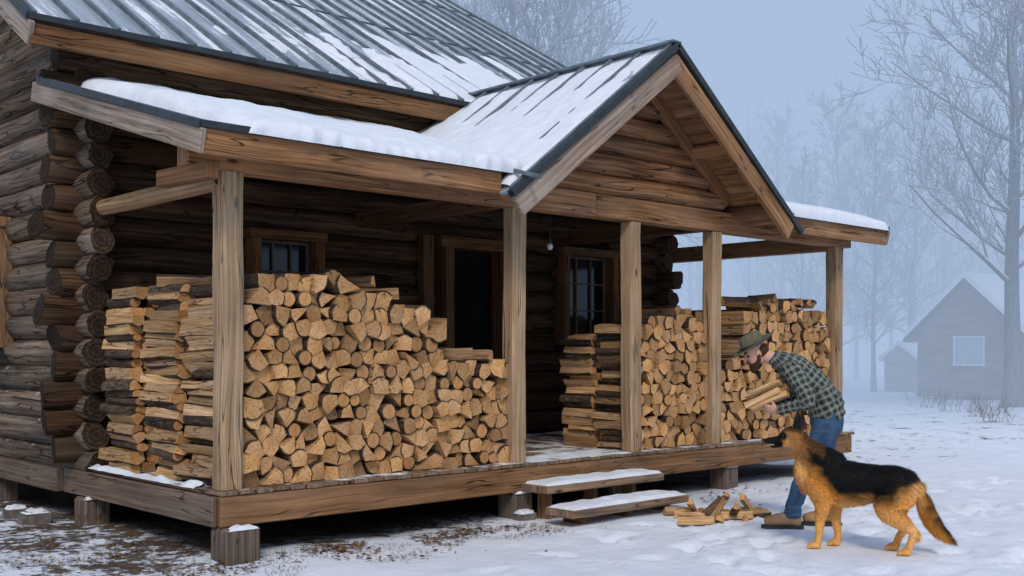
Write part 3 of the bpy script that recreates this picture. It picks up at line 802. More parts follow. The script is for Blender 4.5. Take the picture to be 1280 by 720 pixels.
for i in range(7): LOGS.append((loggeom(randpoly(.06),U(.45,.55),ftint()),Matrix.Translation((6.8+i*.22,.35,2.09+U(-.02,.04)))@Matrix.Rotation(U(-.3,.3)+(1.3 if i%3==0 else 0),4,'Z')@Matrix.Translation((0,-.25,0)),'x'))
flank(.66,1.64,4.64,'x',.25,(.40,.46)); flank(.16,1.76,4.62,'x',.09,(.38,.44))
for p in voro(4.95,5.86,Z0,lambda x:1.62): place(p,.66,.44)
flank(.68,1.98,6.05,'x',.35)
for p in voro(6.4,8.36,Z0,lambda x:1.95): place(p,.68,.48)
for p in voro(.34,2.85,Z0,lambda x:topA(x)-.08): place(p,.80+U(-.03,.03),.56)
for p in voro(.32,2.4,Z0,lambda x:topA(x)-.15): place(p,1.50+U(-.03,.03),.56)
NI=294-18
stuff=MB()
for i,(m_,M,lab) in enumerate(LOGS):
    if i<NI or 'heap' in lab:
        o=add('firewood_log',m_.mesh('firewood_log',FM)); o.matrix_world=M
        thing(o,lab if lab!='x' else 'pale split firewood log stacked on the porch','firewood','split firewood logs')
    else: stuff.append(m_,M)
o=add('stacked_firewood',stuff.mesh('stacked_firewood',FM)); o['kind']='stuff'; thing(o,'stacks of pale split firewood filling the far half of the porch','firewood')
print('LOGCOUNT',nA,len(LOGS))

# ------------------------------------------------------------------ organic helpers
def cat(P,t):
    n=len(P)-1; i=min(int(t),n-1); f=t-i
    p0=P[max(i-1,0)];p1=P[i];p2=P[i+1];p3=P[min(i+2,n)]
    return .5*((2*p1)+(p2-p0)*f+(2*p0-5*p1+4*p2-p3)*f*f+(3*p1-p0-3*p2+p3)*f**3)
def tube(mb,pts,rad,side=(0,1,0),seg=16,sub=4,dome=.7):
    P=[Vector(p) for p in pts]
    Rr=[Vector((a,a)) if isinstance(a,(int,float)) else Vector(a) for a in rad]
    n=(len(P)-1)*sub; C=[cat(P,i/sub) for i in range(n+1)]; Q=[cat(Rr,i/sub) for i in range(n+1)]
    rings=[]; side=Vector(side)
    for i in range(n+1):
        T=(C[min(i+1,n)]-C[max(i-1,0)]).normalized(); S=(side-T*side.dot(T))
        S=S.normalized() if S.length>1e-4 else T.orthogonal().normalized(); B=T.cross(S)
        rings.append((C[i],T,S,B,max(Q[i].x,.001),max(Q[i].y,.001)))
    c,T,S,B,a,b=rings[0]; m=min(a,b)*dome
    pre=[(c-T*m*math.sin(k),T,S,B,a*math.cos(k),b*math.cos(k)) for k in (1.25,.9,.45)]
    c,T,S,B,a,b=rings[-1]; m=min(a,b)*dome
    post=[(c+T*m*math.sin(k),T,S,B,a*math.cos(k),b*math.cos(k)) for k in (.45,.9,1.25)]
    rings=pre+rings+post; b0=len(mb.v)
    for (c,T,S,B,a,b) in rings:
        for j in range(seg):
            th=2*math.pi*j/seg; mb.v.append(tuple(c+S*a*math.cos(th)+B*b*math.sin(th)))
    for i in range(len(rings)-1):
        for j in range(seg):
            A=b0+i*seg+j;Bq=b0+i*seg+(j+1)%seg; mb.face((A,Bq,Bq+seg,A+seg))
    mb.face([b0+j for j in range(seg)][::-1]); e=b0+(len(rings)-1)*seg; mb.face([e+j for j in range(seg)])
def ell(mb,c,r,Rm=None,seg=16,rg=10):
    Rm=Rm or Matrix.Identity(3); b=len(mb.v); c=Vector(c)
    mb.v.append(tuple(c+Rm@Vector((0,0,r[2]))))
    for i in range(1,rg):
        ph=math.pi*i/rg
        for j in range(seg):
            th=2*math.pi*j/seg; mb.v.append(tuple(c+Rm@Vector((r[0]*math.sin(ph)*math.cos(th),r[1]*math.sin(ph)*math.sin(th),r[2]*math.cos(ph)))))
    mb.v.append(tuple(c+Rm@Vector((0,0,-r[2])))); last=len(mb.v)-1
    for j in range(seg): mb.face((b,b+1+j,b+1+(j+1)%seg)); mb.face((last,b+1+(rg-2)*seg+(j+1)%seg,b+1+(rg-2)*seg+j))
    for i in range(rg-2):
        for j in range(seg):
            A=b+1+i*seg+j;B=b+1+i*seg+(j+1)%seg; mb.face((A,A+seg,B+seg,B))
def remesh(name,mb,vox,smooth,mat,colf=None,disp=None,parent=None):
    me=bpy.data.meshes.new(name+'_tmp'); me.from_pydata(mb.v,[],mb.f); me.update()
    bm=bmesh.new(); bm.from_mesh(me); bmesh.ops.recalc_face_normals(bm,faces=bm.faces[:]); bm.to_mesh(me); bm.free()
    t=bpy.data.objects.new(name+'_tmp',me); COL.objects.link(t)
    r=t.modifiers.new('r','REMESH'); r.mode='VOXEL'; r.voxel_size=vox; r.adaptivity=0
    if smooth: s=t.modifiers.new('s','SMOOTH'); s.factor=.5; s.iterations=smooth
    dg=bpy.context.evaluated_depsgraph_get(); dg.update()
    m2=bpy.data.meshes.new_from_object(t.evaluated_get(dg)); m2.name=name
    bpy.data.objects.remove(t)
    nm=[v.normal.copy() for v in m2.vertices]
    if disp:
        for v,n in zip(m2.vertices,nm): v.co+=n*disp(v.co,n)
    m2.update()
    ca=m2.color_attributes.new('tint','FLOAT_COLOR','POINT'); arr=[]
    for v in m2.vertices:
        c=colf(v.co,v.normal) if colf else (1,1,1); arr+=[c[0],c[1],c[2],1]
    ca.data.foreach_set('color',arr)
    m2.materials.clear(); m2.materials.append(mat); m2.polygons.foreach_set('use_smooth',[True]*len(m2.polygons))
    return add(name,m2,parent)
def hairs(name,src,count,lenf,dirf,colf,mat,parent,width=.004,keep=None,lift=(.12,.42),rnd=.20):
    me=src.data; polys=[p for p in me.polygons]; areas=[]; acc=0
    for p in polys: acc+=p.area; areas.append(acc)
    mb=MB()
    V=me.vertices
    for _ in range(count):
        p=polys[min(bisect.bisect(areas,R()*acc),len(polys)-1)]
        a,b,c=[V[i].co for i in p.vertices[:3]]; r1,r2=R(),R()
        if r1+r2>1: r1,r2=1-r1,1-r2
        q=a+(b-a)*r1+(c-a)*r2; n=p.normal
        if keep and not keep(q,n): continue
        ln=lenf(q,n)
        if ln<=0: continue
        d=dirf(q,n); d=(d-n*d.dot(n)); d=(d.normalized() if d.length>1e-5 else n.orthogonal())+n*U(*lift)+Vector((U(-rnd,rnd),U(-rnd,rnd),U(-rnd,rnd))); d.normalize()
        s=d.cross(n); s=s.normalized() if s.length>1e-4 else d.orthogonal()
        ln*=U(.6,1.25); w=width; i0=len(mb.v)
        mb.v+=[tuple(q-s*w/2-n*.003),tuple(q+s*w/2-n*.003),tuple(q+d*ln*.6+s*w*.3),tuple(q+d*ln*.6-s*w*.3),tuple(q+d*ln-n*ln*.12)]
        cc=colf(q,n); k=U(.6,1.45); cc=(cc[0]*k,cc[1]*k,cc[2]*k)
        mb.face((i0,i0+1,i0+2,i0+3),None,cc); mb.face((i0+3,i0+2,i0+4),None,tuple(x*1.2 for x in cc))
    return add(name,mb.mesh(name,[mat]),parent)
M_FUR=simple('fur',(1,1,1),.55,0,.20,60,.2,.3,attr=True)
M_SKIN=simple('skin',(1,1,1),.5,0,.35,40,.08,.1,attr=True)
M_CLOTH=simple('cloth',(1,1,1),.9,0,.1,90,.2,.4,attr=True)
M_EYE=simple('dark_eye',(.01,.008,.006),.1,0,.7,5,.05)
M_NOSE=simple('dog_nose',(.012,.012,.013),.35,0,.5,60,.2)

# ------------------------------------------------------------------ dog
dog=emp('german_shepherd_dog',(dogX,dogY,0),math.radians(110)); thing(dog,'black and tan shepherd dog standing on the snow looking up','dog'); dog.scale=(.95,1.1,1.0)
mb=MB()
tube(mb,[(.39,0,.555),(.32,0,.545),(.16,0,.505),(0,0,.502),(-.15,0,.512),(-.28,0,.508),(-.38,0,.485),(-.43,0,.475)],
     [(.09,.125),(.130,.178),(.145,.185),(.138,.160),(.122,.138),(.122,.140),(.105,.120),(.07,.08)],seg=20)
tube(mb,[(.20,0,.59),(.32,0,.65),(.41,0,.725),(.475,0,.795)],[(.110,.15),(.104,.142),(.088,.112),(.072,.080)],seg=18)
tube(mb,[(.39,0,.46),(.440,0,.57),(.455,0,.66)],[(.090,.072),(.086,.070),(.068,.050)])
# skull / forehead / stop
tube(mb,[(.455,0,.832),(.515,0,.856),(.570,0,.848),(.612,0,.824)],[(.064,.060),(.078,.070),(.068,.058),(.044,.040)],seg=18)
# muzzle and lower jaw, level with a slight upward carriage
tube(mb,[(.57,0,.828),(.63,0,.815),(.69,0,.806),(.745,0,.800)],[(.046,.040),(.037,.031),(.032,.027),(.026,.022)],seg=14)
tube(mb,[(.54,0,.785),(.61,0,.770),(.675,0,.758),(.705,0,.756)],[(.044,.026),(.030,.016),(.022,.011),(.014,.008)],seg=12)
for s in (-1,1):
    tube(mb,[(.478,s*.048,.885),(.472,s*.058,.940),(.470,s*.063,.995),(.470,s*.062,1.050)],[(.042,.024),(.042,.019),(.028,.015),(.008,.008)],side=(.85,.5*s,0),seg=12)
    ell(mb,(.535,s*.048,.808),(.048,.032,.044))
def leg(pts,rad): tube(mb,pts,[(a*1.12,b*1.10) for a,b in rad],seg=14)
def paw(x,y):
    tube(mb,[(x-.065,y,.03),(x-.03,y,.03),(x,y,.023)],[(.032,.028),(.038,.027),(.032,.019)])
    for k in (-1.5,-.5,.5,1.5): ell(mb,(x+.012-abs(k)*.006,y+k*.0165,.018),(.020,.011,.015),seg=8,rg=6)
leg([(.30,.085,.53),(.28,.10,.43),(.265,.098,.34),(.28,.095,.25),(.29,.092,.165),(.295,.09,.10),(.305,.09,.045)],[(.05,.11),(.052,.088),(.040,.060),(.031,.040),(.028,.032),(.023,.026),(.025,.028)]); paw(.36,.09)
leg([(.28,-.085,.53),(.24,-.10,.43),(.21,-.098,.34),(.205,-.095,.25),(.195,-.092,.165),(.185,-.09,.10),(.19,-.09,.045)],[(.05,.11),(.052,.088),(.040,.060),(.031,.040),(.028,.032),(.023,.026),(.025,.028)]); paw(.245,-.09)
leg([(-.28,.07,.50),(-.265,.10,.41),(-.25,.105,.335),(-.315,.10,.265),(-.395,.095,.205),(-.425,.092,.170),(-.405,.09,.11),(-.385,.09,.045)],[(.055,.140),(.078,.130),(.060,.096),(.043,.066),(.028,.040),(.025,.032),(.022,.026),(.025,.027)]); paw(-.325,.09)
leg([(-.28,-.07,.50),(-.24,-.10,.41),(-.195,-.105,.335),(-.235,-.10,.265),(-.30,-.095,.205),(-.325,-.092,.170),(-.29,-.09,.11),(-.265,-.09,.045)],[(.055,.140),(.078,.130),(.060,.096),(.043,.066),(.028,.040),(.025,.032),(.022,.026),(.025,.027)]); paw(-.205,-.09)
tube(mb,[(-.40,0,.51),(-.450,0,.45),(-.49,0,.36),(-.53,0,.275),(-.585,0,.20),(-.645,0,.15),(-.695,0,.125)],[(.040,.046),(.042,.048),(.046,.056),(.048,.058),(.042,.050),(.028,.034),(.008,.010)],seg=14)
TAN=(.72,.295,.045); LT=(.86,.50,.17); BLK=(.006,.0055,.005); DK=(.14,.055,.016)
def lerp(a,b,t): t=max(0,min(1,t)); return tuple(x+(y-x)*t for x,y in zip(a,b))
def ss(a,b,x): t=max(0,min(1,(x-a)/(b-a))); return t*t*(3-2*t)
def lo_(x):
    if x>.12: return .43+(x-.12)*.95
    if x<-.26: return .43+(-.26-x)*.75
    return .43
def dogcol(p,n):
    x,y,z=p.x,p.y,p.z; w=.034*nz(x*7,y*7,z*7)+.018*nz(x*28,y*28,z*28)
    c=lerp(TAN,LT,.30+.8*nz(x*5,y*5,z*5+3))
    if z>.33: c=lerp(c,DK,ss(lo_(x)-.10,lo_(x)+.0,z+w)*.7)
    c=lerp(c,LT,ss(.42,.2,z)*.35)
    if -.50<x<-.36 and z<.55: c=lerp(c,LT,.7*ss(-.36,-.42,x))
    lo=lo_(x)
    sad=ss(lo-.02,lo+.03,z+w)*ss(-.50,-.44,x)*ss(.42,.34,x-w)
    if z>.30: c=lerp(c,BLK,sad)
    if x>.28 and z>.55:   # dark nape
        d=z-(.62+(x-.3)*.95); c=lerp(c,DK,ss(.05,.12,d+w)*.9*ss(.54,.47,x))
    if x>.40 and z<.66: c=lerp(c,LT,.3)
    if x>.44 and z>.70:
        c=lerp(c,BLK,ss(.585,.615,x+w*.4))              # black muzzle mask
        c=lerp(c,BLK,ss(.875,.895,z)*.75)                # dark brow and crown
        e=math.hypot(x-.585,z-.850); c=lerp(c,BLK,ss(.045,.018,e))
        if z>.91: c=BLK if n.x<.45 else lerp(TAN,DK,.45)
    if x<-.45:
        t=ss(-.44,-.49,x); c=lerp(c,lerp(TAN,BLK,ss(-.3,.35,n.z+n.x*.3+w*5)*.95),t)
        c=lerp(c,BLK,ss(-.60,-.68,x)*.7)
    return c
body=remesh('dog_body',mb,.0065,3,M_FUR,dogcol,lambda p,n:.0025*nz(p.x*22,p.y*22,p.z*22),dog)
def dlen(p,n):
    x,z=p.x,p.z
    if z<.05: return .006
    if x>.55 and z>.70: return .005
    if z>.89 and x>.43: return .006
    if x>.46 and z>.76: return .010
    if x<-.44: return .065
    if x<-.33 and z>.25: return .052
    if x>.28 and z>.42: return .046
    if z<.25: return .013
    return .034
def ddir(p,n):
    if p.z>.89 and p.x>.43: return Vector((0,0,1))
    if p.x<-.44: return Vector((-.7,0,-.7))
    if p.x>.35 and p.z>.5: return Vector((-.5,0,-.85))
    if p.z<.36: return Vector((-.25,0,-1))
    return Vector((-1,0,-.35))
hairs('dog_fur',body,68000,dlen,ddir,dogcol,M_FUR,dog,.0033)
for s in (-1,1):
    mb=MB(); ell(mb,(.590,s*.052,.852),(.012,.009,.011)); o=add('eye',mb.mesh('eye',[M_EYE]),dog)
mb=MB(); ell(mb,(.764,0,.806),(.018,.022,.015)); add('dog_nose',mb.mesh('dog_nose',[M_NOSE]),dog)

# ------------------------------------------------------------------ man
MANR=math.radians(127)
man=emp('person',(manX,manY,0),MANR); thing(man,'person in olive hat, plaid shirt and jeans bending with firewood','person')
near_w=Vector((.215,.150,1.005)); far_w=Vector((.25,-.15,1.03))
hc=Vector((.385,0,1.485)); th=math.radians(28)
HR=Matrix.Rotation(math.radians(10),3,'Z')@Matrix.Rotation(th,3,'Y')
def hp(x,y,z): return hc+HR@Vector((x,y,z))
mb=MB()
tube(mb,[(-.19,0,.90),(-.20,0,1.0),(-.16,0,1.10),(-.06,0,1.22),(.06,0,1.32),(.14,0,1.375)],[(.12,.085),(.12,.085),(.115,.080),(.13,.09),(.14,.08),(.09,.055)],seg=20)
tube(mb,[(.15,0,1.38),(.24,0,1.440),(.32,0,1.47)],[(.055,.055),(.056,.06),(.055,.06)])
ell(mb,hp(-.012,0,.035),(.098,.077,.088),HR); ell(mb,hp(.02,0,-.03),(.075,.062,.080),HR)
ell(mb,hp(.055,0,-.078),(.035,.038,.028),HR)
tube(mb,[hp(.082,0,.028),hp(.108,0,.0),hp(.122,0,-.018)],[(.010,.011),(.015,.015),(.018,.014)],seg=10)
ell(mb,hp(.085,0,.042),(.020,.052,.013),HR)
ell(mb,hp(.088,0,-.046),(.014,.027,.011),HR)
for s in (-1,1):
    ell(mb,hp(-.005,s*.078,.0),(.022,.009,.033),HR)
    ell(mb,hp(.07,s*.038,-.008),(.02,.018,.015),HR)
def arm(s,sh,el,wr):
    tube(mb,[sh,(Vector(sh)+Vector(el))/2,el],[.042,.040,.036]); tube(mb,[el,(Vector(el)+Vector(wr))/2,wr],[.036,.032,(.030,.022)])
near_e=Vector((-.02,.275,1.085)); far_e=Vector((.02,-.28,1.09))
arm(1,(.12,.14,1.36),near_e,near_w); arm(-1,(.12,-.14,1.36),far_e,far_w)
def hand(wr,fwd,side,up):
    """palm facing up; fingers curl up around the load. side points to the thumb"""
    wr=Vector(wr); f=Vector(fwd).normalized(); sd=Vector(side); sd=(sd-f*sd.dot(f)).normalized(); u=Vector(up); u=(u-f*u.dot(f)); u=(u-sd*u.dot(sd)).normalized()
    def q(a,b,c): return wr+f*a+sd*b+u*c
    tube(mb,[q(-.01,0,0),q(.035,0,-.002),(q(.085,0,0))],[(.028,.019),(.040,.017),(.041,.014)],side=sd,seg=12)
    for k,ln in ((-.033,.85),(-.011,1.0),(.011,1.05),(.032,.95)):
        tube(mb,[q(.08,k,0),q(.08+.030*ln,k*1.08,.008),q(.08+.046*ln,k*1.1,.032*ln),q(.08+.040*ln,k*1.1,.056*ln)],[.0095,.0090,.0082,.0072],side=sd,seg=8,sub=3)
    tube(mb,[q(.02,.028,.004),q(.045,.052,.014),q(.068,.058,.034),q(.080,.052,.052)],[.013,.0115,.0098,.008],side=f,seg=8,sub=3)
hand(near_w,(.92,-.35,.12),(.25,.3,1.0),(.1,-1,.25))
hand(far_w,(.92,.30,.05),(.25,-.3,1.0),(.1,1,.25))
tube(mb,[(-.19,.08,.90),(-.13,.105,.70),(-.04,.12,.48),(.05,.125,.28),(.095,.125,.08)],[.07,.062,.048,.045,.034])
tube(mb,[(-.19,-.08,.90),(-.185,-.105,.70),(-.155,-.11,.48),(-.20,-.11,.28),(-.235,-.11,.08)],[.07,.062,.048,.045,.034])
tube(mb,[(.09,.125,.06),(.17,.127,.05),(.24,.127,.045)],[.03,(.03,.02),(.026,.016)]); tube(mb,[(-.25,-.11,.06),(-.17,-.11,.05),(-.10,-.11,.045)],[.03,(.03,.02),(.026,.016)])
SK=(.66,.36,.25)
def skincol(p,n):
    q=HR.inverted()@(p-hc); c=SK
    if (p-hc).length<.16:
        c=lerp(c,(.64,.22,.15),ss(.05,.0,(Vector((q.x-.07,abs(q.y)-.04,q.z+.01))).length)*.45)
        c=lerp(c,(.64,.24,.17),ss(.03,.0,(Vector((q.x-.118,q.y,q.z+.015))).length)*.5)
        if abs(q.z-.045)<.008 and q.x>.07 and .012<abs(q.y)<.045: c=(.10,.05,.03)
        if q.z<-.04 and q.x>.06 and abs(q.y)<.03: c=(.45,.17,.13)
    elif p.x>.2: c=lerp(c,(.66,.28,.2),.3)
    return c
remesh('person_body',mb,.0055,3,M_SKIN,skincol,None,man)
HAIR=(.070,.032,.015)
mb=MB(); ell(mb,hp(.045,0,-.078),(.058,.052,.045),HR)
tube(mb,[hp(-.005,-.078,-.005),hp(.03,-.068,-.06),hp(.075,-.03,-.10),hp(.088,0,-.108),hp(.075,.03,-.10),hp(.03,.068,-.06),hp(-.005,.078,-.005)],[(.014,.01),(.022,.016),(.03,.022),(.03,.024),(.03,.022),(.022,.016),(.014,.01)],side=(0,0,1),seg=10)
tube(mb,[hp(.094,-.03,-.040),hp(.106,0,-.034),hp(.094,.03,-.040)],[.006,.009,.006],side=(0,0,1),seg=8)
bd=remesh('beard',mb,.006,2,M_FUR,lambda p,n:HAIR,lambda p,n:.003*nz(p.x*60,p.y*60,p.z*60),man)
hairs('beard_hair',bd,2200,lambda p,n:.020,lambda p,n:HR@Vector((.3,0,-1)),lambda p,n:HAIR,M_FUR,man,.002)
mb=MB(); ell(mb,hp(-.042,0,.01),(.076,.083,.078),HR)
hr=remesh('hair',mb,.007,2,M_FUR,lambda p,n:HAIR,None,man)
hairs('hair_strands',hr,1800,lambda p,n:.015,lambda p,n:HR@Vector((-.3,0,-1)),lambda p,n:HAIR,M_FUR,man,.002)
for s in (-1,1):
    mb=MB(); ell(mb,hp(.084,s*.032,.018),(.010,.011,.009),HR,10,8); add('eye',mb.mesh('eye',[M_EYE]),man)
M_FELT=simple('olive_felt',(.150,.138,.088),.95,0,.1,70,.3,.4)
mb=MB()
def brim(u,v,o=0):
    a=u*2*math.pi; r0=.098; r=r0+(.178-r0)*v; ex=1.12
    x=r*math.cos(a)*ex; y=r*math.sin(a); z=.072+.02*v*v*abs(math.sin(a))*1.4-.018*v*math.cos(a)-.006*v+o
    return hp(x-.012,y,z)
field(mb,lambda u,v:brim(u,v,0),40,6); field(mb,lambda u,v:brim(1-u,v,.006),40,6); field(mb,lambda u,v:brim(u,1,.006*v),40,1)
add('hat_brim',mb.mesh('hat_brim',[M_FELT]),man)
mb=MB()
def crown(u,v):
    a=u*2*math.pi; 
    if v<.6: t=v/.6; r=.102-.012*t-.006*t*t; z=.070+.105*t
    else:
        t=(v-.6)/.4; r=.084*(1-t); z=.175+.010*math.sin(min(1,t*2)*math.pi/2)-.030*ss(.3,1,t)
    x=r*math.cos(a)*1.12; y=r*math.sin(a); 
    if v>.4: y*=1-.22*ss(.3,1,math.cos(a))*ss(.4,.7,v)
    return hp(x-.012,y,z)
field(mb,crown,40,26); add('hat_crown',mb.mesh('hat_crown',[M_FELT]),man)
mb=MB(); field(mb,lambda u,v:hp(.1045*math.cos(u*2*math.pi)*1.12-.012,.1045*math.sin(u*2*math.pi),.074+.024*v),40,2)
add('hat_band',mb.mesh('hat_band',[simple('hat_ribbon',(.03,.026,.018),.7,0,.2,40,.2)]),man)
BONES=[((-.19,0,.96),(-.06,0,1.22),.17,0),((-.06,0,1.22),(.17,0,1.42),.18,.29),((.13,.17,1.385),near_e,.07,.1),(near_e,near_w,.06,.45),((.13,-.17,1.385),far_e,.07,.1),(far_e,far_w,.06,.45)]
BONES=[(Vector(a),Vector(b),r,o) for a,b,r,o in BONES]
def bone_uv(p):
    best=None
    for a,b,r,o in BONES:
        d=b-a; t=max(0,min(1,(p-a).dot(d)/d.length_squared)); q=(p-(a+d*t)); s=q.length-r
        if best is None or s<best[0]: best=(s,a,b,r,o,t,q)
    s,a,b,r,o,t,q=best; T=(b-a).normalized(); S=Vector((0,1,0)); S=(S-T*S.dot(T)).normalized(); B=T.cross(S)
    an=math.atan2(q.dot(B),q.dot(S)); return o+(p-a).dot(T),an*r
def plaid(p,n):
    u,v=bone_uv(p); P_=.056
    u+=.008*nz(p.x*9,p.y*9,p.z*9); v+=.008*nz(p.x*9+5,p.y*9,p.z*9)
    def band(w):
        f=(w/P_)%1.0
        return (1 if f<.40 else 0),(1 if .62<f<.80 else 0)
    a,la=band(u); b,lb=band(v)
    c=(.135,.150,.125)
    if a+b==1: c=(.070,.080,.068)
    if a+b==2: c=(.030,.034,.030)
    if la or lb: c=(.34,.355,.315) if la and lb else (.215,.230,.20)
    return c
mb=MB()
tube(mb,[(-.20,0,.945),(-.20,0,1.04),(-.155,0,1.13),(-.055,0,1.24),(.06,0,1.34),(.15,0,1.405),(.20,0,1.43)],[(.182,.150),(.178,.145),(.178,.14),(.188,.142),(.198,.135),(.175,.10),(.095,.078)],seg=24,dome=.25)
for (sh,e,w,s) in (((.12,.155,1.38),near_e,near_w,1),((.12,-.155,1.38),far_e,far_w,-1)):
    sh=Vector(sh); m1=(sh+e)/2+Vector((-.012,0,0)); m2=(e+w)/2+Vector((0,0,-.006))
    tube(mb,[sh,m1,e,m2,w-(w-e).normalized()*.015],[.082,.070,.064,.056,(.042,.040)],seg=16,dome=.3)
tube(mb,[(.185,0,1.405),(.225,0,1.445),(.25,0,1.46)],[(.085,.075),(.074,.072),(.072,.07)],dome=.1)
def wr(p,n):
    e=0
    for q in (near_e,far_e): e+=math.exp(-((p-q).length/.09)**2)
    fold=math.sin((p.x*1.2+p.z*2.2+.35*nz(p.x*5,p.y*5,p.z*5))*24)*.007
    return .010*nz(p.x*7,p.y*7,p.z*11)+.010*nz(p.x*18,p.y*12,p.z*22)+.016*e*nz(p.x*30,p.y*20,p.z*30)+fold*(1 if p.z<1.25 else .3)
remesh('plaid_shirt',mb,.0075,3,M_CLOTH,plaid,wr,man)
def jean(p,n):
    k=.5+.5*nz(p.x*5,p.y*5,p.z*5); c=lerp((.028,.060,.115),(.075,.145,.24),k)
    th_=ss(.9,.6,p.z)*ss(.3,.55,p.z)*ss(.0,.7,n.x); c=lerp(c,(.17,.26,.37),th_*.4)
    if abs(n.y)>.97 and p.z<.9: c=lerp(c,(.025,.05,.09),.5)
    return c
mb=MB()
tube(mb,[(-.195,0,1.03),(-.205,0,.96),(-.20,0,.88),(-.19,0,.82)],[(.160,.122),(.172,.135),(.168,.138),(.13,.11)],seg=22,dome=.3)
tube(mb,[(-.19,.085,.90),(-.15,.10,.76),(-.075,.115,.62),(-.015,.12,.49),(.035,.124,.34),(.08,.125,.20),(.095,.125,.10)],[(.098,.118),(.095,.108),(.080,.088),(.073,.075),(.070,.074),(.064,.070),(.066,.076)],dome=.15)
tube(mb,[(-.195,-.085,.90),(-.195,-.10,.76),(-.175,-.108,.62),(-.15,-.11,.49),(-.185,-.11,.34),(-.215,-.11,.20),(-.225,-.11,.10)],[(.098,.118),(.095,.108),(.080,.088),(.073,.075),(.070,.074),(.064,.070),(.066,.076)],dome=.15)
def wj(p,n):
    e=math.exp(-((p.z-.49)/.09)**2)+.9*math.exp(-((p.z-.14)/.08)**2)+.5*math.exp(-((p.z-.80)/.06)**2)
    return .006*nz(p.x*8,p.y*8,p.z*9)+.017*e*nz(p.x*12,p.y*12,p.z*38)
remesh('jeans',mb,.0075,3,M_CLOTH,jean,wj,man)
M_LACE=simple('lace_cord',(.55,.42,.20),.8,0,.1,50,.2)
def boot(x,y):
    mb=MB()
    tube(mb,[(x-.015,y,.16),(x-.01,y,.11),(x+.0,y,.070)],[(.056,.061),(.054,.061),(.054,.071)],dome=.2)
    tube(mb,[(x-.06,y,.066),(x+.02,y,.080),(x+.09,y,.076),(x+.15,y,.068),(x+.20,y,.060)],[(.048,.050),(.052,.060),(.057,.056),(.060,.048),(.048,.040)],dome=.6)
    remesh('boot_upper',mb,.007,3,M_CLOTH,lambda p,n:lerp((.30,.16,.07),(.50,.30,.155),.5+.7*nz(p.x*9,p.y*9,p.z*9)) if p.z<.135 else (.14,.08,.045),lambda p,n:.003*nz(p.x*25,p.y*25,p.z*30),man)
    mb=MB(); pts=[]
    for k in range(28):
        a=2*math.pi*k/28; cx_=math.cos(a); w=.056+.008*ss(-.2,.8,cx_); pts.append((x+.07+.178*cx_,y+w*math.copysign(abs(math.sin(a))**.75,math.sin(a)),.030))
    mb.prism(pts,(0,0,-.028),(1,0,0)); add('boot_sole',mb.mesh('boot_sole',[M_TRIM]),man)
    mb=MB()
    for k in range(4): zz=.097+.013*k; mb.beam((x+.09-.018*k,y-.030,zz+.026),(x+.09-.018*k,y+.030,zz+.026),.008,.008,bev=0)
    add('boot_lace',mb.mesh('boot_lace',[M_LACE]),man)
boot(.105,.125); boot(-.235,-.11)
mrot=Matrix.Translation((manX,manY,0))@Matrix.Rotation(MANR,4,'Z')
ax=Vector((-.72,.38,.42)).normalized(); yb=ax; xb=Vector((0,1,0)).cross(yb).normalized(); zb=xb.cross(yb)
AX=Matrix((xb,yb,zb)).transposed().to_4x4()
for (ox,oz,dl) in ((-.060,.02,0),(-.02,.050,.03),(.035,.035,.02),(.0,-.030,-.02),(-.050,-.035,.03),(.065,-.015,.01)):
    q=loggeom(randpoly(.036,random.choice((3,4))),.34,(1.35,1.35,1.28),bark=False); M=mrot@Matrix.Translation((.32,.03,1.115))@AX@Matrix.Rotation(U(-.10,.10),4,'X')@Matrix.Rotation(U(-.10,.10),4,'Z')@Matrix.Translation((ox,-.155+dl,oz))
    o=add('firewood_log',q.mesh('firewood_log',FM)); o.matrix_world=M; thing(o,'pale split firewood log carried in the arms of the person','firewood','split firewood logs')

# ------------------------------------------------------------------ trees
def barkmat(name,col,snow):
    m,nt,b=newmat(name); g=nt.nodes.new('ShaderNodeNewGeometry')
    f=noise_(nt,mapping(nt,g.outputs['Position'],(6,6,1.5)),2,5); c=ramp(nt,f,[(.3,tuple(x*.5 for x in col)),(.7,tuple(x*1.4 for x in col))]).outputs[0]
    s=nt.nodes.new('ShaderNodeSeparateXYZ'); L(nt,g.outputs['Normal'],s.inputs[0])
    c=mixc(nt,maprange(nt,s.outputs[2],.0,.5,0,snow),c,SNOWC); L(nt,c,b.inputs['Base Color']); b.inputs['Roughness'].default_value=.9
    return m
M_TB=barkmat('bare_tree_bark',(.13,.12,.115),.95)
M_TW2=barkmat('frosted_twig',(.28,.28,.29),1.0)
def limb(mb,P,Rr,seg):
    b=len(mb.v)
    for i,p in enumerate(P):
        T=(P[min(i+1,len(P)-1)]-P[max(i-1,0)]).normalized(); a=T.orthogonal().normalized(); d=T.cross(a)
        for j in range(seg):
            th_=2*math.pi*j/seg; mb.v.append(tuple(p+(a*math.cos(th_)+d*math.sin(th_))*Rr[i]))
    for i in range(len(P)-1):
        for j in range(seg):
            A=b+i*seg+j;B=b+i*seg+(j+1)%seg; mb.face((A,B,B+seg,A+seg),None,(1,1,1),1 if Rr[i]<.022 else 0,True)
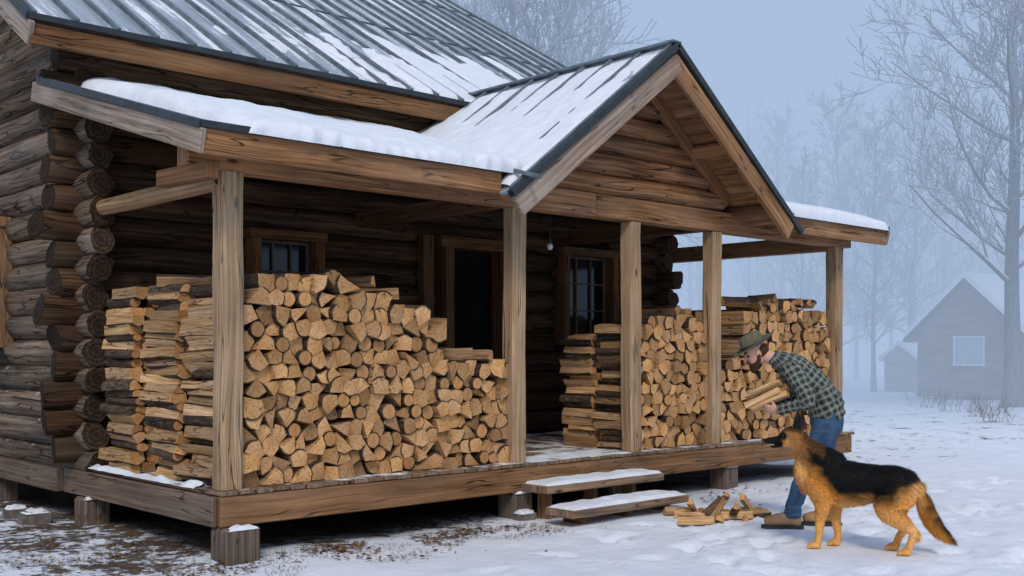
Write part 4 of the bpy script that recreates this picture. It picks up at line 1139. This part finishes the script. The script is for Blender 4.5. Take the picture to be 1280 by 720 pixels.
def grow(mb,p,d,ln,r,dep,rmin,droop,pr=.62):
    n=4; P=[p];Rr=[r];q=p.copy();dd=d.copy()
    for i in range(n):
        dd=(dd+Vector((U(-.22,.22),U(-.22,.22),U(-.12,.16)-droop*(.1 if dep<2 else 0)+.05))).normalized(); q=q+dd*ln/n; P.append(q); Rr.append(max(rmin,r*(1-.75*(i+1)/n)))
        if dep>0:
            for _ in range(2):
                if R()<pr:
                    side=dd.cross(Vector((U(-1,1),U(-1,1),U(-1,1)))).normalized(); nd=(dd*.85+side*U(.5,.9)+Vector((0,0,.14))).normalized()
                    grow(mb,q-dd*ln/n*R(),nd,ln*U(.38,.60),max(rmin,Rr[-1]*.55),dep-1,rmin,droop,pr)
    limb(mb,P,Rr,5 if r>.03 else 3)
def tree(h,r,dep,rmin,nb,spread,seed,first=.2,pr=.62):
    random.seed(seed); tr=MB(); P=[];Rr=[]
    n=14
    for i in range(n+1):
        t=i/n; P.append(Vector((.25*nz(seed,t*3)*h*.06*t*3,.25*nz(seed+7,t*3)*h*.06*t*3,h*t-.15))); Rr.append(max(rmin,r*(1-t)**.8*(1+.35*math.exp(-t*25))))
    limb(tr,P,Rr,10); cr=MB()
    for k in range(nb):
        t=first+(0.97-first)*(k/(nb-1)); i=min(int(t*n),n-1); p=P[i]+(P[i+1]-P[i])*(t*n-i)
        a=k*2.4+U(-.4,.4); el=U(.35,.9)+t*.3; ln=spread*(1-.65*t)*U(.7,1.2)
        grow(cr,p,Vector((math.cos(a),math.sin(a),el)).normalized(),ln,max(rmin,Rr[i]*.45),dep,rmin,.3,pr)
    return tr.mesh('trunk',[M_TB,M_TW2]),cr.mesh('crown',[M_TB,M_TW2])
def puttree(meshes,loc,rz,s,label,group=None):
    e=emp('bare_tree',loc,rz); e.scale=(s,s,s); thing(e,label,'tree',group); add('trunk',meshes[0],e); add('crown',meshes[1],e); return e
TA=tree(15.5,.23,3,.011,32,5.0,11,.20,.68)
x,y=XY(1266,30); puttree(TA,(x,y,0),.6,1,'tall bare tree with frosted branches beside a small misty house')
TB=tree(12,.12,2,.014,36,2.9,23,.18,.88); TC=tree(13,.14,2,.014,40,3.3,37,.15,.88)
random.seed(5)
for (px,t,s,T) in ((1003,46,.80,TB),(1050,48,.98,TC),(1092,42,.88,TB),(1140,47,1.08,TC),(1180,54,1.15,TB),(975,54,1.0,TC),(1225,58,1.15,TC),(1070,58,1.1,TB)):
    x,y=XY(px,t); puttree(T,(x,y,0),U(0,6),s,'slender bare winter tree fading into the mist','misty bare trees')
for (px,t,s,T) in ((640,31,1.30,TC),(700,34,1.32,TB),(590,35,1.38,TB),(735,37,1.18,TC)):
    x,y=XY(px,t); puttree(T,(x,y,0),U(0,6),s,'bare winter tree rising behind the cabin roof','misty bare trees')
fw=MB()
for i in range(56):
    x,y=XY(U(860,1400),U(58,90))
    h=U(8,15); limb(fw,[Vector((x,y,-.2)),Vector((x+U(-.3,.3),y,h*.5)),Vector((x+U(-.5,.5),y,h))],[.12,.08,.02],5)
    for k in range(26):
        t=U(.2,1); a=U(0,6.28); p=Vector((x,y,h*t)); q=p+Vector((math.cos(a),math.sin(a),.8))*U(.8,2.2)*(1.2-t*.7)
        limb(fw,[p,q],[.03,.015],3)
        for _ in range(3): limb(fw,[p+(q-p)*U(.3,.9),q+Vector((U(-.8,.8),U(-.8,.8),U(.2,1)))],[.018,.012],3)
o=add('far_woodland',fw.mesh('far_woodland',[M_TB,M_TW2])); o['kind']='stuff'; thing(o,'distant bare woodland dissolving into winter mist','woodland')

# ------------------------------------------------------------------ far house
fx,fy=XY(1210,36); M_FW=wood('far_house_siding',(.07,.038,.020),(.19,.105,.052),(.28,.165,.09),vs=2.2,grey=.15)
fh=emp('small_house',(fx,fy,0),0); thing(fh,'small brown wooden house with snowy gable roof in mist','house')
fh.rotation_euler=(0,0,math.radians(-43.1+(-45))); fh.scale=(.88,.88,.93)
def fp(name,mb,mats,par=fh): return add(name,mb.mesh(name,mats),par)
mb=MB(); W=1.95; mb.prism([(-W,0,0),(W,0,0),(W,0,2.30),(0,0,4.10),(-W,0,2.30)],(0,5,0),(1,0,0)); fp('wall',mb,[M_FW])
mb=MB(); sn=MB()
for s in (-1,1):
    a=[(0,-.4,4.22),(s*2.35,-.4,2.07),(s*2.35,5.3,2.07),(0,5.3,4.22)]
    mb.prism(a,(0,0,-.10),(0,1,0)); sn.prism([(p[0]*.985,p[1],p[2]+.24) for p in a],(0,0,-.235),(0,1,0))
fp('roof',mb,[M_DARK]); fp('roof_snow',sn,[M_SNOW])
wn=emp('window',(0.05,0,1.65),parent=fh)
mb=MB(); 
for dx in (-.55,.55): mb.box((dx,-.04,0),(.08,.06,1.0),axis=2)
for dz in (-.49,.49): mb.box((0,-.042,dz),(1.20,.06,.08))
for dx in (-.18,.18): mb.box((dx,-.038,0),(.03,.04,.95),axis=2)
mb.box((0,-.036,0),(1.08,.04,.03)); fp('window_frame',mb,[simple('white_paint',(.6,.62,.62),.6,0,.3,9,.1)],wn)
mb=MB(); mb.box((0,-.01,0),(1.08,.03,.94),bev=0); fp('glass_pane',mb,[simple('pale_pane',(.35,.40,.45),.2,0,.5,3,.1)],wn)
sx,sy=XY(1124,42); sh=emp('small_shed',(sx,sy,0),math.radians(-43.1-30)); thing(sh,'low wooden shed with snow on its roof in mist','shed')
mb=MB(); mb.prism([(-.55,0,0),(.55,0,0),(.55,0,1.25),(0,0,1.75),(-.55,0,1.25)],(0,2,0),(1,0,0)); fp('wall',mb,[M_FW],sh)
mb=MB()
for s in (-1,1): mb.prism([(0,-.15,1.95),(s*.75,-.15,1.30),(s*.75,2.15,1.30),(0,2.15,1.95)],(0,0,-.16),(0,1,0))
fp('roof_snow',mb,[M_SNOW],sh)
M_TW=barkmat('dry_twig',(.16,.11,.07),.4)
for i,(px,t) in enumerate(((1195,27),(1225,25),(1160,30),(1245,23))):
    random.seed(90+i); mb=MB(); x,y=XY(px,t)
    for k in range(20):
        a=U(0,6.28); p=Vector((U(-.35,.35),U(-.35,.35),-.03)); d=Vector((math.cos(a)*.5,math.sin(a)*.5,1)); l=U(.15,.55)
        q=p+d*l*.6; e=q+d*l*.4+Vector((U(-.15,.15),U(-.15,.15),0)); limb(mb,[p,q,e],[.006,.004,.003],3)
        for _ in range(3): limb(mb,[q,q+Vector((U(-.2,.2),U(-.2,.2),U(.1,.3)))],[.004,.003],3)
    o=add('dry_shrub',mb.mesh('dry_shrub',[M_TW,M_TW])); o.location=(x,y,base_h(x,y)); thing(o,'dry leafless shrub poking out of the snow','shrub','dry shrubs in the snow')
random.seed(3)
mb=MB()
for i in range(6200):
    x=U(-2.4,4.4); y=-.02-abs(random.gauss(0,.38)) if R()<.8 else U(0,1.6)
    if x<0 and R()<.5: y=U(-.9,2.6)
    if -.2<x and R()<.15: x=U(3,7.5)
    if 2.8<x<4.6 and y>-.8 and y<0 : continue
    if nz(x*1.6,y*1.6,9)+.35*nz(x*6,y*6,2)<.02+max(0,-y-.3)*.25: continue
    z=base_h(x,y)+U(.008,.024); a=U(0,6.28); s=U(.008,.026); c=Vector((x,y,z)); d=Vector((math.cos(a),math.sin(a),U(-.3,.3)))*s; e=Vector((-math.sin(a),math.cos(a),U(-.4,.4)))*s*.6
    b=len(mb.v); mb.v+=[tuple(c-d),tuple(c+e),tuple(c+d),tuple(c-e)]; k=U(.5,1.3); mb.face((b,b+1,b+2,b+3),None,random.choice([(.16*k,.075*k,.03*k),(.10*k,.05*k,.025*k),(.24*k,.13*k,.06*k),(.30*k,.17*k,.08*k)]))
M_LEAF=simple('dead_leaf',(1,1,1),.8,0,.2,40,.2,0,attr=True)
o=add('leaf_litter',mb.mesh('leaf_litter',[M_LEAF])); o['kind']='stuff'; thing(o,'brown dead leaves and bark chips scattered by the deck','leaves')
mb=MB()
for i in range(5200):
    if R()<.7: x=U(-2.2,.0); y=U(-1.0,1.8)
    else: x=U(0,2.8); y=U(-.8,.1)
    if nz(x*2,y*2,5)<.08: continue
    z=base_h(x,y)-.003; l=U(.02,.08); a=U(0,6.28); d=Vector((math.cos(a)*.8,math.sin(a)*.8,U(.3,1))).normalized()*l; s=Vector((-math.sin(a),math.cos(a),0))*.003; c=Vector((x,y,z))
    b=len(mb.v); mb.v+=[tuple(c-s),tuple(c+s),tuple(c+d)]; k=U(.6,1.2); mb.face((b,b+1,b+2),None,random.choice([(.12*k,.12*k,.04*k),(.24*k,.18*k,.08*k),(.08*k,.10*k,.03*k)]))
o=add('grass_tufts',mb.mesh('grass_tufts',[M_LEAF])); o['kind']='stuff'; thing(o,'flattened green and straw grass showing through thin snow','grass')
for i,(px,t,s) in enumerate(((45,9.6,.2),(20,10.0,.16),(655,9.75,.15))):
    x,y=XY(px,t); mb=MB(); rock(mb,(0,0,s*.2),(s*1.3,s,s*.7),i*5+40); snowcap(mb,(0,0,s*.53),(s*1.1,s*.85,0),.03,1,8,i)
    o=add('fieldstone',mb.mesh('fieldstone',[M_STONE,M_SNOW])); o.location=(x,y,0); thing(o,'grey fieldstone with a cap of snow beside the deck','stone','fieldstones by the deck')

# ------------------------------------------------------------------ mist (fog bank behind the cabin; its emission stands in for scattered daylight)
fm_=bpy.data.materials.new('mist'); fm_.use_nodes=True; nt=fm_.node_tree; nt.nodes.clear()
out=nt.nodes.new('ShaderNodeOutputMaterial'); ab=nt.nodes.new('ShaderNodeVolumeAbsorption'); em=nt.nodes.new('ShaderNodeEmission'); ad=nt.nodes.new('ShaderNodeAddShader')
D=.047; ab.inputs['Color'].default_value=(0,0,0,1); ab.inputs['Density'].default_value=D
em.inputs['Color'].default_value=(.405,.525,.73,1); em.inputs['Strength'].default_value=D
L(nt,ab.outputs[0],ad.inputs[0]); L(nt,em.outputs[0],ad.inputs[1]); L(nt,ad.outputs[0],out.inputs['Volume'])
mb=MB(); b=[(-120,0,-1),(120,0,-1),(120,160,-1),(-120,160,-1)]
mb.prism(b,(0,0,46),(1,0,0)); o=add('mist',mb.mesh('mist',[fm_])); x,y=XY(640,19.5); o.location=(x,y,0); o.rotation_euler=(0,0,math.radians(-43.1)); o['kind']='structure'; o['label']='bank of blue winter mist behind the cabin'

# ------------------------------------------------------------------ light, sky, camera
w=bpy.data.worlds.new('World'); scene.world=w; w.use_nodes=True; nt=w.node_tree; bg=nt.nodes['Background']
az=math.radians(222); el=math.radians(42)
sky=nt.nodes.new('ShaderNodeTexSky'); sky.sky_type='NISHITA'; sky.sun_disc=False; sky.sun_elevation=el; sky.sun_rotation=az; sky.dust_density=3
col=mixc(nt,.85,sky.outputs[0],(4.1,5.4,7.8)); L(nt,col,bg.inputs[0]); bg.inputs[1].default_value=.1
sd=bpy.data.lights.new('sun','SUN'); sd.energy=1.5; sd.angle=math.radians(14); sd.color=(1,.90,.79)
so=bpy.data.objects.new('sun',sd); COL.objects.link(so)
sv=Vector((math.sin(az)*math.cos(el),math.cos(az)*math.cos(el),math.sin(el))); so.rotation_euler=sv.to_track_quat('Z','Y').to_euler(); so.location=(0,-5,10)
cd=bpy.data.cameras.new('camera'); co=bpy.data.objects.new('camera',cd); COL.objects.link(co); scene.camera=co
co.location=(CX,CY,CZ); co.rotation_euler=(math.radians(90),0,math.radians(-43.1)); cd.sensor_width=36; cd.lens=FPX/1280*36; cd.shift_y=80/1280; cd.clip_end=1500; cd.clip_start=.05
scene.view_settings.view_transform='Standard'; scene.view_settings.look='None'; scene.view_settings.exposure=0
